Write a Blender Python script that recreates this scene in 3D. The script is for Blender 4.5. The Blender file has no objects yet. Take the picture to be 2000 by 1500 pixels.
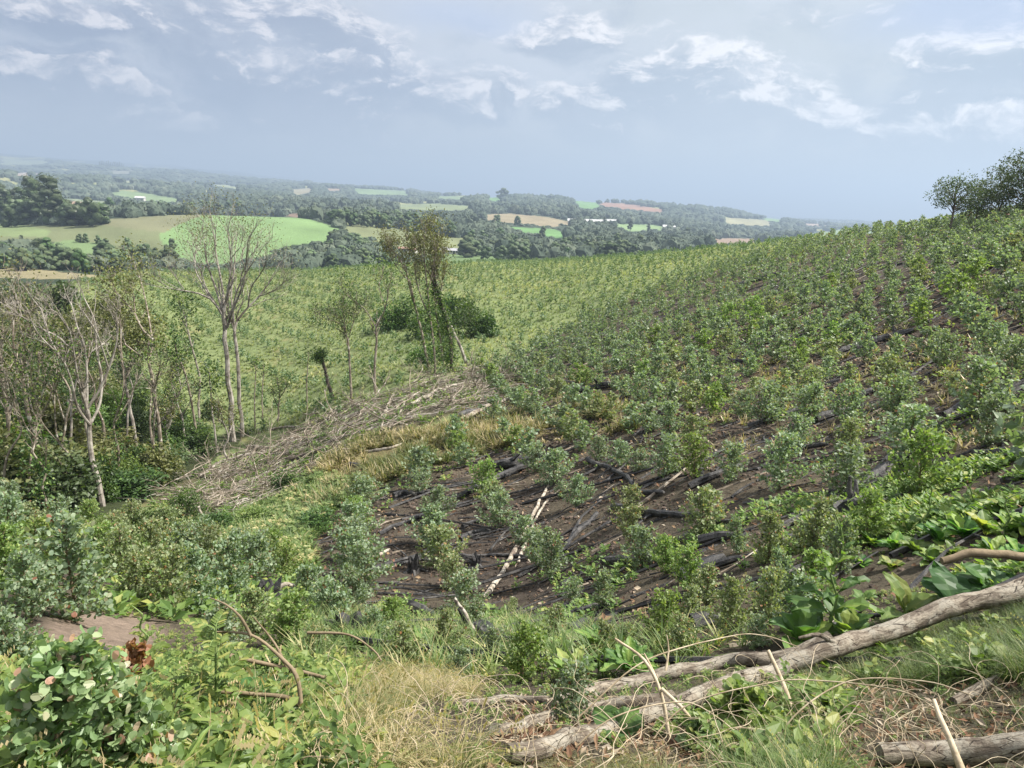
import bpy, math, random
HAZE = 0.00028
import numpy as np
R_ = math.radians
SC = bpy.context.scene
COL = SC.collection
rng = np.random.default_rng(7)

# ---------------------------------------------------------------- camera
F = 1450.0
PITCH = math.atan((750-395)/F); ROLL = R_(2.0)
fw = np.array([0, math.cos(PITCH), -math.sin(PITCH)])
r0 = np.array([1.0, 0, 0]); u0 = np.array([0, math.sin(PITCH), math.cos(PITCH)])
rt = math.cos(ROLL)*r0 + math.sin(ROLL)*u0
up = -math.sin(ROLL)*r0 + math.cos(ROLL)*u0
cam = bpy.data.cameras.new('camera'); camo = bpy.data.objects.new('camera', cam); COL.objects.link(camo)
cam.sensor_width = 36; cam.lens = 36*F/2000; cam.clip_start = 0.05; cam.clip_end = 60000
from mathutils import Matrix, Vector
camo.matrix_world = Matrix(((rt[0], up[0], -fw[0], 0), (rt[1], up[1], -fw[1], 0), (rt[2], up[2], -fw[2], 0), (0, 0, 0, 1)))
SC.camera = camo

def pdir(px, py):
    return fw + rt*((px-1000)/F) - up*((py-750)/F)
def proj(P):
    P = np.asarray(P, float); z = P@fw
    z = np.where(np.abs(z) < 1e-6, 1e-6, z)
    return 1000 + F*(P@rt)/z, 750 - F*(P@up)/z, z
def P_(px, py, Y):
    d = pdir(px, py); return d*(Y/math.hypot(d[0], d[1]))

# ---------------------------------------------------------------- light
SUN_AZ, SUN_EL = 84.0, 52.0          # azimuth clockwise from the view direction (+Y)
sun = bpy.data.lights.new('sun', 'SUN'); suno = bpy.data.objects.new('sun', sun); COL.objects.link(suno)
sun.energy = 4.6; sun.angle = R_(1.5); sun.color = (1.0, 0.95, 0.87)
sd = Vector((math.sin(R_(SUN_AZ))*math.cos(R_(SUN_EL)), math.cos(R_(SUN_AZ))*math.cos(R_(SUN_EL)), math.sin(R_(SUN_EL))))
suno.rotation_euler = sd.to_track_quat('Z', 'Y').to_euler()
SC.view_settings.view_transform = 'Standard'; SC.view_settings.look = 'None'
SC.view_settings.exposure = 1.3; SC.view_settings.gamma = 1.0

SC.cycles.max_bounces = 5; SC.cycles.diffuse_bounces = 2; SC.cycles.glossy_bounces = 1
SC.cycles.transmission_bounces = 2; SC.cycles.volume_bounces = 0; SC.cycles.transparent_max_bounces = 6
SC.cycles.caustics_reflective = False; SC.cycles.caustics_refractive = False
SC.cycles.use_denoising = True
SC.cycles.sample_clamp_indirect = 4

class NT:
    """small helper for building node trees"""
    def __init__(s, tree): s.t = tree; s.n = tree.nodes; s.l = tree.links
    def node(s, typ, ins=None, **kw):
        nd = s.n.new(typ)
        for k, v in kw.items(): setattr(nd, k, v)
        for k, v in (ins or {}).items(): s.set(nd, k, v)
        return nd
    def set(s, nd, k, v):
        sock = nd.inputs[k]
        if isinstance(v, bpy.types.NodeSocket): s.l.new(v, sock)
        elif isinstance(v, bpy.types.Node): s.l.new(v.outputs[0], sock)
        else: sock.default_value = v
    def math(s, op, a, b=0.0, c=None, clamp=False):
        nd = s.n.new('ShaderNodeMath'); nd.operation = op; nd.use_clamp = clamp
        s.set(nd, 0, a); s.set(nd, 1, b)
        if c is not None: s.set(nd, 2, c)
        return nd.outputs[0]
    def mix(s, f, a, b):
        nd = s.n.new('ShaderNodeMix'); nd.data_type = 'RGBA'
        s.set(nd, 0, f); s.set(nd, 6, col4(a)); s.set(nd, 7, col4(b))
        return nd.outputs[2]
    def noise(s, vec, scale, detail=4, rough=0.55, dist=0.0):
        nd = s.node('ShaderNodeTexNoise', {'Scale': scale, 'Detail': detail, 'Roughness': rough, 'Distortion': dist})
        if vec is not None: s.l.new(vec, nd.inputs['Vector'])
        return nd
    def sstep(s, x, a, b):
        nd = s.node('ShaderNodeMapRange', {'From Min': a, 'From Max': b}, interpolation_type='SMOOTHSTEP')
        s.set(nd, 'Value', x); return nd.outputs[0]
def col4(c):
    if isinstance(c, (tuple, list)) and len(c) == 3: return (c[0], c[1], c[2], 1)
    return c

# ---------------------------------------------------------------- sky: Nishita behind broken cloud
world = bpy.data.worlds.new("World"); SC.world = world; world.use_nodes = True
w = NT(world.node_tree); w.n.clear()
tc = w.node('ShaderNodeTexCoord')
sep = w.node('ShaderNodeSeparateXYZ', {0: tc.outputs['Generated']})
az = w.math('ARCTAN2', sep.outputs[0], sep.outputs[1])            # radians, 0 = +Y
el = w.math('ARCSINE', sep.outputs[2])
def azel(px, py):
    d = pdir(px, py); return math.atan2(d[0], d[1]), math.atan2(d[2], math.hypot(d[0], d[1]))
sky = w.node('ShaderNodeTexSky', sky_type='NISHITA', sun_disc=False, sun_elevation=R_(SUN_EL), sun_rotation=R_(SUN_AZ), dust_density=2.0, air_density=1.2)
wv = w.node('ShaderNodeCombineXYZ', {0: az, 1: w.math('MULTIPLY', el, 1.55), 2: 0.0})
warp = w.noise(wv.outputs[0], 5.0, 5, 0.55)
wv2 = w.node('ShaderNodeVectorMath', {0: wv.outputs[0]}, operation='ADD')
wsc = w.node('ShaderNodeVectorMath', {0: warp.outputs['Color'], 1: (0.12, 0.12, 0)}, operation='MULTIPLY')
wof = w.node('ShaderNodeVectorMath', {0: wsc.outputs[0], 1: (-0.06, -0.06, 0)}, operation='ADD')
w.l.new(wof.outputs[0], wv2.inputs[1])
wp = wv2.outputs[0]
wsep = w.node('ShaderNodeSeparateXYZ', {0: wp})
wx, wy = wsep.outputs[0], wsep.outputs[1]
def blob(px, py, sx, sy, soft=1.0, tilt=0.0, coord=None):
    """1 inside a warped ellipse of the sky, fading to 0 outside; sizes in degrees"""
    a, e = azel(px, py); X, Y = coord or (wx, wy)
    dx = w.math('SUBTRACT', X, a); dy = w.math('DIVIDE', w.math('SUBTRACT', Y, e*1.55), 1.55)
    c, s_ = math.cos(R_(tilt)), math.sin(R_(tilt))
    u = w.math('ADD', w.math('MULTIPLY', dx, c), w.math('MULTIPLY', dy, s_))
    v = w.math('SUBTRACT', w.math('MULTIPLY', dy, c), w.math('MULTIPLY', dx, s_))
    u = w.math('DIVIDE', u, R_(sx)); v = w.math('DIVIDE', v, R_(sy))
    r = w.math('SQRT', w.math('ADD', w.math('MULTIPLY', u, u), w.math('MULTIPLY', v, v)))
    return w.sstep(r, 1.0+0.5*soft, max(0.0, 1.0-soft)), v
def add(a, b): return w.math('ADD', a, b)
def mul(a, b): return w.math('MULTIPLY', a, b)
n1 = w.noise(wp, 7.0, 7, 0.6).outputs[0]
n2 = w.noise(wp, 22.0, 6, 0.62).outputs[0]
vs = w.node('ShaderNodeVectorMath', {0: wp, 1: (1.0, 2.6, 1.0)}, operation='MULTIPLY')
n3 = w.noise(vs.outputs[0], 3.2, 5, 0.5).outputs[0]
S = 10.6/2**1.3
base = w.mix(w.sstep(az, -0.55, 0.45), (0.45*S, 0.49*S, 0.55*S), (0.50*S, 0.56*S, 0.56*S))
side = w.sstep(az, -0.35, 0.35)
upm = w.sstep(el, 0.015, 0.15)
veil = w.mix(side, (0.56*S, 0.60*S, 0.70*S), (0.64*S, 0.69*S, 0.75*S))
n3 = w.noise(w.node('ShaderNodeVectorMath', {0: wp, 1: (1.0, 1.8, 1.0)}, operation='MULTIPLY').outputs[0], 3.0, 5, 0.5).outputs[0]
c = w.mix(mul(upm, add(0.55, mul(0.45, w.sstep(n3, 0.35, 0.55)))), base, veil)
MASS = [(560,150,11.5,5.2,-10,1.0),(300,235,14.0,2.6,-6,0.8),(60,40,9,1.5,0,0.75),(110,150,9,2.0,-3,0.85),(620,60,7.5,2.4,-14,0.8),(1150,225,4.6,2.3,-8,0.95),(890,205,5.0,1.9,0,0.85),
        (1380,190,8.2,3.2,-7,1.0),(1950,130,7.0,2.6,12,1.0),(1580,240,4.6,2.2,0,0.85),(1770,245,5.0,2.3,4,0.85),(1110,75,5.2,1.5,0,0.8),(1930,255,4.5,2.6,-5,0.9),(150,110,5,1.0,0,0.6),(990,190,2.0,1.8,0,0.7)]
def dens(X, Y):
    d = None
    for (px, py, sx, sy, tl, wt) in MASS:
        b_, _v = blob(px, py, sx, sy, 0.85, tl, (X, Y)); b_ = mul(b_, wt)
        d = b_ if d is None else w.math('MAXIMUM', d, b_)
    cv = w.node('ShaderNodeCombineXYZ', {0: X, 1: mul(Y, 1.25), 2: 0.0})
    nn = w.noise(cv.outputs[0], 13.0, 10, 0.64).outputs[0]
    return add(mul(d, 0.95), mul(w.math('SUBTRACT', nn, 0.5), 1.7))
dA = dens(wx, wy)
dB = dens(w.math('SUBTRACT', wx, -0.008), add(wy, 0.022))
shade = w.sstep(dA, 0.10, 0.66)
lit = mul(w.sstep(w.math('SUBTRACT', dA, dB), 0.02, 0.30), w.sstep(dA, 0.02, 0.42))
n2 = w.noise(w.node('ShaderNodeCombineXYZ', {0: wx, 1: mul(wy, 1.3), 2: 3.0}).outputs[0], 26.0, 9, 0.66).outputs[0]
lit = mul(lit, add(0.18, mul(1.15, w.sstep(n2, 0.36, 0.66))))
dkc = w.mix(side, (0.235*S, 0.295*S, 0.43*S), (0.36*S, 0.44*S, 0.54*S))
c = w.mix(mul(mul(shade, w.sstep(el, 0.0, 0.16)), 0.85), c, dkc)
c = w.mix(mul(mul(w.sstep(n1, 0.47, 0.66), w.sstep(el, 0.05, 0.2)), 0.50), c, veil)
c = w.mix(mul(mul(w.sstep(n1, 0.50, 0.36), w.sstep(el, 0.02, 0.12)), 0.40), c, dkc)
hi = w.sstep(el, 0.04, 0.12)
c = w.mix(mul(mul(lit, hi), 1.0), c, w.mix(side, (0.84*S, 0.82*S, 0.86*S), (1.12*S, 1.09*S, 1.08*S)))
for (px, py, sx, sy, a_) in [(900, 30, 6.0, 1.3, 0.5), (1900, 25, 7.0, 2.0, 0.6)]:
    b_, v = blob(px, py, sx, sy, 0.8, 0); c = w.mix(mul(b_, a_), c, (0.40*S, 0.52*S, 0.80*S))
b_, v = blob(1500, 190, 17, 8, 0.95, 0); c = w.mix(mul(b_, 0.16), c, (0.92*S, 0.95*S, 0.97*S))
b_, v = blob(860, 60, 12, 5, 0.95, 0); c = w.mix(mul(b_, 0.22), c, (0.80*S, 0.83*S, 0.90*S))
# bright white overhead sky added as fill light, out of view; some Nishita higher
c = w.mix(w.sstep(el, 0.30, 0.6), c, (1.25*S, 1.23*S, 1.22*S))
c = w.mix(mul(0.30, w.sstep(el, 0.5, 1.0)), c, sky.outputs[0])
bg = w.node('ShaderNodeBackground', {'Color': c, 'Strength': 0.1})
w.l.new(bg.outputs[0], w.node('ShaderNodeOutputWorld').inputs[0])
world.cycles.sampling_method = 'MANUAL'; world.cycles.sample_map_resolution = 512

# ---------------------------------------------------------------- noise helpers
def _h(ix, iy, s):
    n = (ix*374761393 + iy*668265263 + s*1274126177) & 0xffffffff
    n = ((n ^ (n >> 13))*1274126177) & 0xffffffff
    return ((n ^ (n >> 16)) & 0xffff)/65535.0
def vnoise(x, y, s=0):
    ix = np.floor(x).astype(np.int64); iy = np.floor(y).astype(np.int64)
    fx = x-ix; fy = y-iy; fx = fx*fx*(3-2*fx); fy = fy*fy*(3-2*fy)
    a = _h(ix, iy, s); b = _h(ix+1, iy, s); c_ = _h(ix, iy+1, s); d = _h(ix+1, iy+1, s)
    return (a*(1-fx)+b*fx)*(1-fy) + (c_*(1-fx)+d*fx)*fy - 0.5
def fbm(x, y, s=0, o=4):
    r = 0; a = 1.0
    for i in range(o):
        r = r + a*vnoise(x*2**i + 17.3*i, y*2**i - 9.1*i, s+i*7); a *= 0.5
    return r
def smooth(x, a, b):
    t = np.clip((x-a)/(b-a), 0, 1); return t*t*(3-2*t)

# ---------------------------------------------------------------- terrain: control profiles (distance, picture row) per picture column
FARC = {
 -200: [(190,620),(300,550),(400,505),(500,465),(650,435),(900,432),(1500,380),(2500,335),(3500,340),(6000,310),(9000,290),(14000,305),(25000,345)],
 0: [(180,600),(260,560),(350,528),(430,490),(520,460),(650,437),(900,425),(1500,385),(2500,340),(3500,345),(6000,318),(9000,300),(14000,315),(25000,355)],
 200: [(200,560),(300,535),(380,518),(450,480),(540,440),(640,422),(800,418),(1200,405),(1800,385),(2500,350),(3300,353),(5500,322),(7000,327),(10000,315),(15000,330),(25000,362)],
 400: [(220,560),(350,530),(430,500),(500,450),(600,420),(750,427),(1000,422),(1400,395),(2000,378),(2800,365),(3600,366),(5500,340),(7000,345),(12000,329),(16000,340),(25000,369)],
 600: [(220,555),(350,522),(420,503),(480,470),(620,426),(800,431),(1000,418),(1300,400),(2000,390),(3500,364),(4500,361),(5500,357),(8000,364),(14000,353),(25000,377)],
 800: [(220,550),(400,515),(450,500),(550,465),(700,440),(900,425),(1200,412),(1600,405),(2500,390),(3500,377),(4500,372),(6000,379),(12000,382),(25000,386)],
 1000: [(220,545),(400,520),(480,500),(600,480),(800,450),(1100,430),(1300,419),(1700,402),(2400,389),(2800,385),(4000,396),(12000,400),(25000,400)],
 1200: [(220,530),(450,505),(600,480),(800,465),(1100,445),(1400,428),(1800,415),(2400,403),(2800,397),(4000,405),(10000,409),(25000,408)],
 1400: [(220,520),(600,490),(900,478),(1300,462),(1700,445),(2000,440),(2600,417),(3000,410),(4500,418),(12000,418),(25000,415)],
 1600: [(200,505),(600,485),(1500,465),(2500,452),(4000,440),(6000,433),(10000,428),(25000,422)],
 1800: [(150,480),(400,475),(1000,462),(3000,445),(10000,437),(25000,430)],
 2050: [(150,465),(400,470),(1000,460),(3000,450),(25000,439)],
 2300: [(150,480),(400,480),(1000,470),(3000,460),(25000,448)]}
NEARC = {
 -250: [(1.2,1800),(2.2,1500),(4.5,1290),(8,1140),(12,1060),(17,1010),(25,1020),(36,960),(50,850),(70,740),(100,650),(130,590)],
 0: [(1.2,1830),(2.2,1500),(4.5,1300),(8,1160),(12,1085),(17,1040),(25,1030),(36,960),(50,850),(70,740),(100,640),(130,575)],
 250: [(1.2,1850),(2.3,1500),(4.5,1330),(7,1240),(10,1165),(15,1095),(20,1060),(32,990),(42,910),(60,790),(90,665),(120,585),(150,532)],
 500: [(1.2,1880),(2.2,1500),(4,1350),(7,1240),(11,1170),(16,1120),(22,1060),(30,985),(38,920),(50,860),(65,770),(90,655),(120,580),(150,529)],
 750: [(1.2,1900),(2.1,1500),(3.5,1380),(6,1290),(10,1225),(13,1190),(15,1135),(19,1045),(24,965),(30,885),(38,812),(46,762),(55,725),(75,650),(105,575),(140,521)],
 1000: [(1.2,1900),(2.1,1500),(3.0,1425),(4.2,1350),(7,1265),(11,1215),(14,1160),(17,1080),(22,960),(29,860),(38,780),(50,725),(70,650),(100,565),(140,512)],
 1250: [(1.2,1900),(2.2,1500),(3.3,1400),(5,1290),(8,1200),(11,1135),(14,1045),(19,940),(27,830),(36,740),(50,660),(75,570),(125,500)],
 1500: [(1.3,1880),(2.4,1500),(3.6,1360),(5.5,1245),(8,1140),(11,1045),(15,940),(21,840),(30,740),(42,640),(60,555),(95,480)],
 1750: [(1.4,1850),(2.7,1500),(4,1350),(5.5,1225),(7.5,1120),(10,1020),(14,920),(20,800),(28,700),(40,590),(55,508),(75,461)],
 2000: [(1.5,1830),(3.0,1500),(4.3,1310),(5.5,1170),(7,1075),(9.5,970),(14,850),(20,720),(30,590),(42,508),(60,442)],
 2300: [(1.5,1830),(3.3,1500),(4.3,1300),(5.5,1150),(7,1020),(9.5,900),(14,780),(20,660),(30,540),(42,450),(60,385),(90,420)]}
KA = 3.2
cp = []
for tab in (NEARC, FARC):
    for px, lst in tab.items():
        for r, py in lst:
            d = pdir(px, py); cp.append((math.atan2(d[0], d[1]), math.log(r), d[2]/math.hypot(d[0], d[1])))
cp = np.array(cp)
CX = np.stack([cp[:, 0]*KA, cp[:, 1]], 1)
def kern(d2): return d2*np.sqrt(d2)
D2 = ((CX[:, None]-CX[None])**2).sum(-1)
nC = len(CX)
A = np.zeros((nC+3, nC+3)); A[:nC, :nC] = kern(D2) + np.eye(nC)*0.003
A[:nC, nC] = 1; A[:nC, nC+1:] = CX; A[nC, :nC] = 1; A[nC+1:, :nC] = CX.T
WT = np.linalg.solve(A, np.concatenate([cp[:, 2], [0, 0, 0]]))
def rbf(a, lr):
    q = np.stack([np.ravel(a)*KA, np.ravel(lr)], 1); out = np.empty(len(q))
    for i in range(0, len(q), 20000):
        s = q[i:i+20000]; d2 = ((s[:, None]-CX[None])**2).sum(-1)
        out[i:i+20000] = kern(d2)@WT[:nC] + WT[nC] + s@WT[nC+1:]
    return out.reshape(np.shape(a))
AZF = R_(42)
az_f = np.linspace(-AZF, AZF, 620)
az_b = np.linspace(AZF, 2*math.pi-AZF, 122)[1:-1]
AZ = np.concatenate([az_f, az_b])
LR = np.linspace(math.log(0.5), math.log(26000), 760)
NA, NR = len(AZ), len(LR)
# RBF on a coarse grid, then bilinear
ca = np.linspace(-AZF, AZF, 130); cl = np.linspace(LR[0], LR[-1], 260)
CG = rbf(*np.meshgrid(ca, np.maximum(cl, math.log(1.2)), indexing='ij'))
def bil(G, xs, ys, x, y):
    fx = np.clip((x-xs[0])/(xs[1]-xs[0]), 0, len(xs)-1.001); fy = np.clip((y-ys[0])/(ys[1]-ys[0]), 0, len(ys)-1.001)
    i = fx.astype(int); j = fy.astype(int); fx = fx-i; fy = fy-j
    return (G[i, j]*(1-fx)+G[i+1, j]*fx)*(1-fy) + (G[i, j+1]*(1-fx)+G[i+1, j+1]*fx)*fy
ga, gl = np.meshgrid(AZ, LR, indexing='ij')
ac = np.where(ga <= AZF, ga, AZF - (ga-AZF)*(2*AZF)/(2*math.pi-2*AZF))   # behind the viewer the profiles blend back round
T = bil(CG, ca, cl, ac, gl)
gr = np.exp(gl)
T = np.where(gr < 1.2, T*(1.2/gr)*0 + T, T)
X = gr*np.sin(ga); Y = gr*np.cos(ga); Z = T*gr
near0 = smooth(gr, 1.0, 2.0); Z = Z*near0 + (-1.62)*(1-near0)
amp = 0.05*smooth(gr, 1, 3) + 0.10*smooth(gr, 8, 25)
Z = Z + amp*fbm(X*1.1, Y*1.1, 3, 4) + 0.35*smooth(gr, 14, 60)*(1-smooth(gr, 200, 500))*fbm(X/7, Y/7, 5, 3)
farw = smooth(gr, 700, 1500)
Z = Z + gr*farw*(0.0042*fbm(ga*26, gl*9, 11, 4) - 0.0006)
Z = np.maximum(Z, -260)
def zgrid(x, y):
    """ground height at world x, y (front sector)"""
    x = np.asarray(x, float); y = np.asarray(y, float)
    a = np.arctan2(x, y); l = np.log(np.maximum(np.hypot(x, y), 0.51))
    return bil(Z[:620], az_f, LR, a, l)
TG = Z/gr
def G(px, py, rmin=1.0):
    """ground point seen at a picture position"""
    d = pdir(px, py); a = math.atan2(d[0], d[1]); t = d[2]/math.hypot(d[0], d[1])
    f = min(max((a+AZF)/(az_f[1]-az_f[0]), 0), 618.99); i = int(f); f -= i
    prof = TG[i]*(1-f) + TG[i+1]*f
    j0 = int(np.searchsorted(LR, math.log(rmin)))
    h = np.nonzero(prof[j0:] >= t)[0]
    j = j0 + (h[0] if len(h) else NR-1-j0)
    if j > j0:
        s = (t-prof[j-1])/max(prof[j]-prof[j-1], 1e-9); lr = LR[j-1] + s*(LR[j]-LR[j-1])
    else: lr = LR[j]
    r = math.exp(lr); x = r*math.sin(a); y = r*math.cos(a)
    return np.array([x, y, float(zgrid(x, y))])
def inpoly(px, py, poly):
    ins = np.zeros(np.shape(px), bool); n = len(poly)
    for i in range(n):
        x1, y1 = poly[i]; x2, y2 = poly[(i+1) % n]
        if y1 == y2: continue
        cnd = (y1 > py) != (y2 > py)
        ins ^= cnd & (px < (x2-x1)*(py-y1)/(y2-y1) + x1)
    return ins
# visibility of every grid vertex from the lookout (used only to thin scatter that nothing would show)
VIS = TG >= np.maximum.accumulate(np.where(gr < 1.2, -9, TG), axis=1) - 1e-9
# ---------------------------------------------------------------- mesh helpers
def tag(o, label=None, cat=None, group=None, kind=None):
    for k, v in (('label', label), ('category', cat), ('group', group), ('kind', kind)):
        if v: o[k] = v
    return o
class Geo:
    def __init__(s): s.V = []; s.Fs = []; s.v = []; s.n = 0; s.M = []
    def add(s, V, F_, v=None, m=0):
        V = np.asarray(V, float).reshape(-1, 3); F_ = np.asarray(F_, np.int64)
        s.V.append(V); s.Fs.append(F_ + s.n); s.M.append(m)
        s.v.append(np.zeros(len(V)) if v is None else np.broadcast_to(np.asarray(v, float), (len(V),))); s.n += len(V)
        return s
    def merge(s, g, M=None, off=(0, 0, 0), v=None):
        if not g.V: return s
        V = np.concatenate(g.V)
        if M is not None: V = V@np.asarray(M).T
        V = V+np.asarray(off); base = s.n; s.V.append(V)
        s.v.append(np.concatenate(g.v) if v is None else np.full(len(V), v)); s.n += len(V)
        for f, m in zip(g.Fs, g.M): s.Fs.append(f+base); s.M.append(m)
        return s
    def scatter(s, g, T_, ang, sc, v=None, tilt=None, scz=None):
        """many copies of template g: positions (N,3), z-angles, scales"""
        if len(T_) == 0: return s
        V = np.concatenate(g.V); vv = np.concatenate(g.v); N = len(T_); nv = len(V)
        ca_, sa_ = np.cos(ang), np.sin(ang); z = np.zeros(N); o = np.ones(N)
        Rm = np.stack([np.stack([ca_, -sa_, z], -1), np.stack([sa_, ca_, z], -1), np.stack([z, z, o], -1)], -2)
        if tilt is not None:
            tx, ty = tilt
            Tm = np.stack([np.stack([o, z, tx], -1), np.stack([z, o, ty], -1), np.stack([z, z, o], -1)], -2); Rm = Tm@Rm
        S_ = np.repeat(np.asarray(sc, float)[:, None], 3, 1)
        if scz is not None: S_[:, 2] = scz
        W = np.einsum('nij,nvj->nvi', Rm, V[None]*S_[:, None]) + np.asarray(T_)[:, None]
        base = s.n; s.V.append(W.reshape(-1, 3)); s.n += N*nv
        s.v.append(np.clip((vv[None] + (0 if v is None else np.asarray(v)[:, None])), 0, 1).ravel() if v is not None else np.tile(vv, N))
        offs = base + np.arange(N)*nv
        for f, m in zip(g.Fs, g.M):
            s.Fs.append((f[None] + offs[:, None, None]).reshape(-1, f.shape[1])); s.M.append(m)
        return s
    def build(s, name, mats, parent=None, smooth_=False, loc=None):
        V = np.concatenate(s.V)
        if loc is not None: V = V - np.asarray(loc)
        me = bpy.data.meshes.new(name); me.vertices.add(len(V)); me.vertices.foreach_set('co', V.astype(np.float32).ravel())
        nl = sum(f.size for f in s.Fs); nf = sum(len(f) for f in s.Fs)
        me.loops.add(nl); me.polygons.add(nf)
        me.loops.foreach_set('vertex_index', np.concatenate([f.ravel() for f in s.Fs]).astype(np.int32))
        tot = np.concatenate([np.full(len(f), f.shape[1]) for f in s.Fs]); st = np.concatenate([[0], np.cumsum(tot)[:-1]])
        me.polygons.foreach_set('loop_start', st.astype(np.int32))
        if any(s.M): me.polygons.foreach_set('material_index', np.concatenate([np.full(len(f), m) for f, m in zip(s.Fs, s.M)]).astype(np.int32))
        me.polygons.foreach_set('use_smooth', np.full(nf, smooth_))
        me.update(calc_edges=True)
        at = me.attributes.new('v', 'FLOAT', 'POINT'); at.data.foreach_set('value', np.concatenate(s.v).astype(np.float32))
        for m in (mats if isinstance(mats, (list, tuple)) else [mats]): me.materials.append(m)
        o = bpy.data.objects.new(name, me); COL.objects.link(o)
        if parent is not None: o.parent = parent
        if loc is not None: o.location = loc
        return o
def empty(name, loc, rz=0.0, sc=1.0):
    o = bpy.data.objects.new(name, None); COL.objects.link(o); o.location = loc; o.rotation_euler = (0, 0, rz); o.scale = (sc, sc, sc)
    o.empty_display_size = 0.1; return o
def copy_tree(o, parent=None):
    c_ = o.copy(); COL.objects.link(c_)
    if parent is not None: c_.parent = parent
    for ch in o.children: copy_tree(ch, c_)
    return c_
def norm(v): return v/np.maximum(np.linalg.norm(v, axis=-1, keepdims=True), 1e-9)
def rdir(n, r=None): return norm((r or rng).normal(size=(n, 3)))
def tube(g, pts, rad, k=6, v=0.5, m=0, cap=True, knob=0.0, seed=0):
    pts = np.asarray(pts, float); n = len(pts); rad = np.broadcast_to(np.asarray(rad, float), (n,))
    t = np.gradient(pts, axis=0); t = norm(t); ref = np.array([0, 0, 1.0])
    if abs(t[0, 2]) > 0.9: ref = np.array([1.0, 0, 0])
    a = norm(np.cross(t, ref)); b = np.cross(t, a)
    th = np.arange(k)*2*math.pi/k
    rr = rad[:, None]*np.ones(k)
    if knob:
        q = np.random.default_rng(seed); rr = rr*(1+knob*(q.random((n, k))-0.5)) 
    V = pts[:, None] + rr[..., None]*(np.cos(th)[None, :, None]*a[:, None] + np.sin(th)[None, :, None]*b[:, None])
    V = V.reshape(-1, 3); i = np.arange(n-1)[:, None]*k; j = np.arange(k)[None]; j2 = (j+1) % k
    F_ = np.stack([i+j, i+j2, i+k+j2, i+k+j], -1).reshape(-1, 4)
    g.add(V, F_, v, m)
    if cap and rad[0] > 0.004:
        g.add(np.concatenate([V[:k], V[-k:]]), [list(range(k))[::-1], list(range(k, 2*k))], v, m)
def resample(pts, step):
    """smooth Catmull-Rom through the points"""
    P = np.asarray(pts, float)
    if len(P) < 2: return P
    P2 = np.concatenate([[2*P[0]-P[1]], P, [2*P[-1]-P[-2]]]); out = []
    for i in range(1, len(P2)-2):
        L = np.linalg.norm(P2[i+1]-P2[i]); n = max(1, int(L/step)); t = (np.arange(n)/n)[:, None]
        a, b, c_, d = P2[i-1], P2[i], P2[i+1], P2[i+2]
        out.append(0.5*((2*b)+(-a+c_)*t+(2*a-5*b+4*c_-d)*t**2+(-a+3*b-3*c_+d)*t**3))
    out.append(P[-1:]); return np.concatenate(out)
def leaves(g, pos, ax, L, Wd, k=4, r=None, v=None, droop=0.0, cup=0.15, m=0, upb=0.0):
    """n leaves: diamonds (k=4) or rounded k-gons at pos along ax"""
    r = r or rng; n = len(pos); ax = norm(ax + np.array([0, 0, -droop])); L = np.broadcast_to(L, (n,))[:, None]; Wd = np.broadcast_to(Wd, (n,))[:, None]
    ref = norm(rdir(n, r) + np.array([0, 0, upb])); s_ = norm(np.cross(ax, ref)); nn = np.cross(s_, ax)
    if k == 4:
        V = np.stack([pos, pos+ax*L*0.45+s_*Wd*0.5+nn*L*cup*.5, pos+ax*L, pos+ax*L*0.45-s_*Wd*0.5+nn*L*cup*.5], 1)
    else:
        th = np.arange(k)*2*math.pi/k
        pts = []
        for t in th:
            x = 0.5-0.5*math.cos(t); y = 0.5*math.sin(t)*(1-0.12*math.cos(t))
            pts.append(pos + ax*L*x + s_*Wd*y + nn*L*cup*(abs(y)*1.2 - x*x*0.5))
        V = np.stack(pts, 1)
    vv = (r.random(n) if v is None else np.broadcast_to(v, (n,)))
    g.add(V.reshape(-1, 3), np.arange(n*V.shape[1]).reshape(n, -1), np.repeat(vv, V.shape[1]), m)

# ---------------------------------------------------------------- materials
def ramp(nt, fac, stops):
    nd = nt.node('ShaderNodeValToRGB'); nt.set(nd, 0, fac); cr = nd.color_ramp
    while len(cr.elements) < len(stops): cr.elements.new(0.5)
    for e, (p, c_) in zip(cr.elements, stops): e.position = p; e.color = col4(tuple(c_))
    return nd.outputs[0]
def mat_leaf(name, stops, trans=0.35, rough=0.5, spec=0.35, objvar=0.25, tint=(1.35, 1.5, 0.6)):
    m = bpy.data.materials.new(name); m.use_nodes = True; n = NT(m.node_tree); n.n.clear()
    a = n.node('ShaderNodeAttribute', attribute_name='v'); oi = n.node('ShaderNodeObjectInfo')
    c_ = ramp(n, a.outputs['Fac'], stops)
    hs = n.node('ShaderNodeHueSaturation', {'Color': c_})
    n.set(hs, 'Value', n.math('ADD', 1-objvar/2, n.math('MULTIPLY', oi.outputs['Random'], objvar)))
    n.set(hs, 'Hue', n.math('ADD', 0.5-0.012, n.math('MULTIPLY', oi.outputs['Random'], 0.024)))
    p = n.node('ShaderNodeBsdfPrincipled', {'Base Color': hs.outputs[0], 'Roughness': rough, 'Specular IOR Level': spec})
    tcol = n.node('ShaderNodeVectorMath', {0: hs.outputs[0], 1: tint}, operation='MULTIPLY')
    t = n.node('ShaderNodeBsdfTranslucent', {'Color': tcol.outputs[0]})
    mx = n.node('ShaderNodeMixShader', {0: trans, 1: p.outputs[0], 2: t.outputs[0]})
    n.l.new(mx.outputs[0], n.node('ShaderNodeOutputMaterial').inputs[0]); return m
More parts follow.
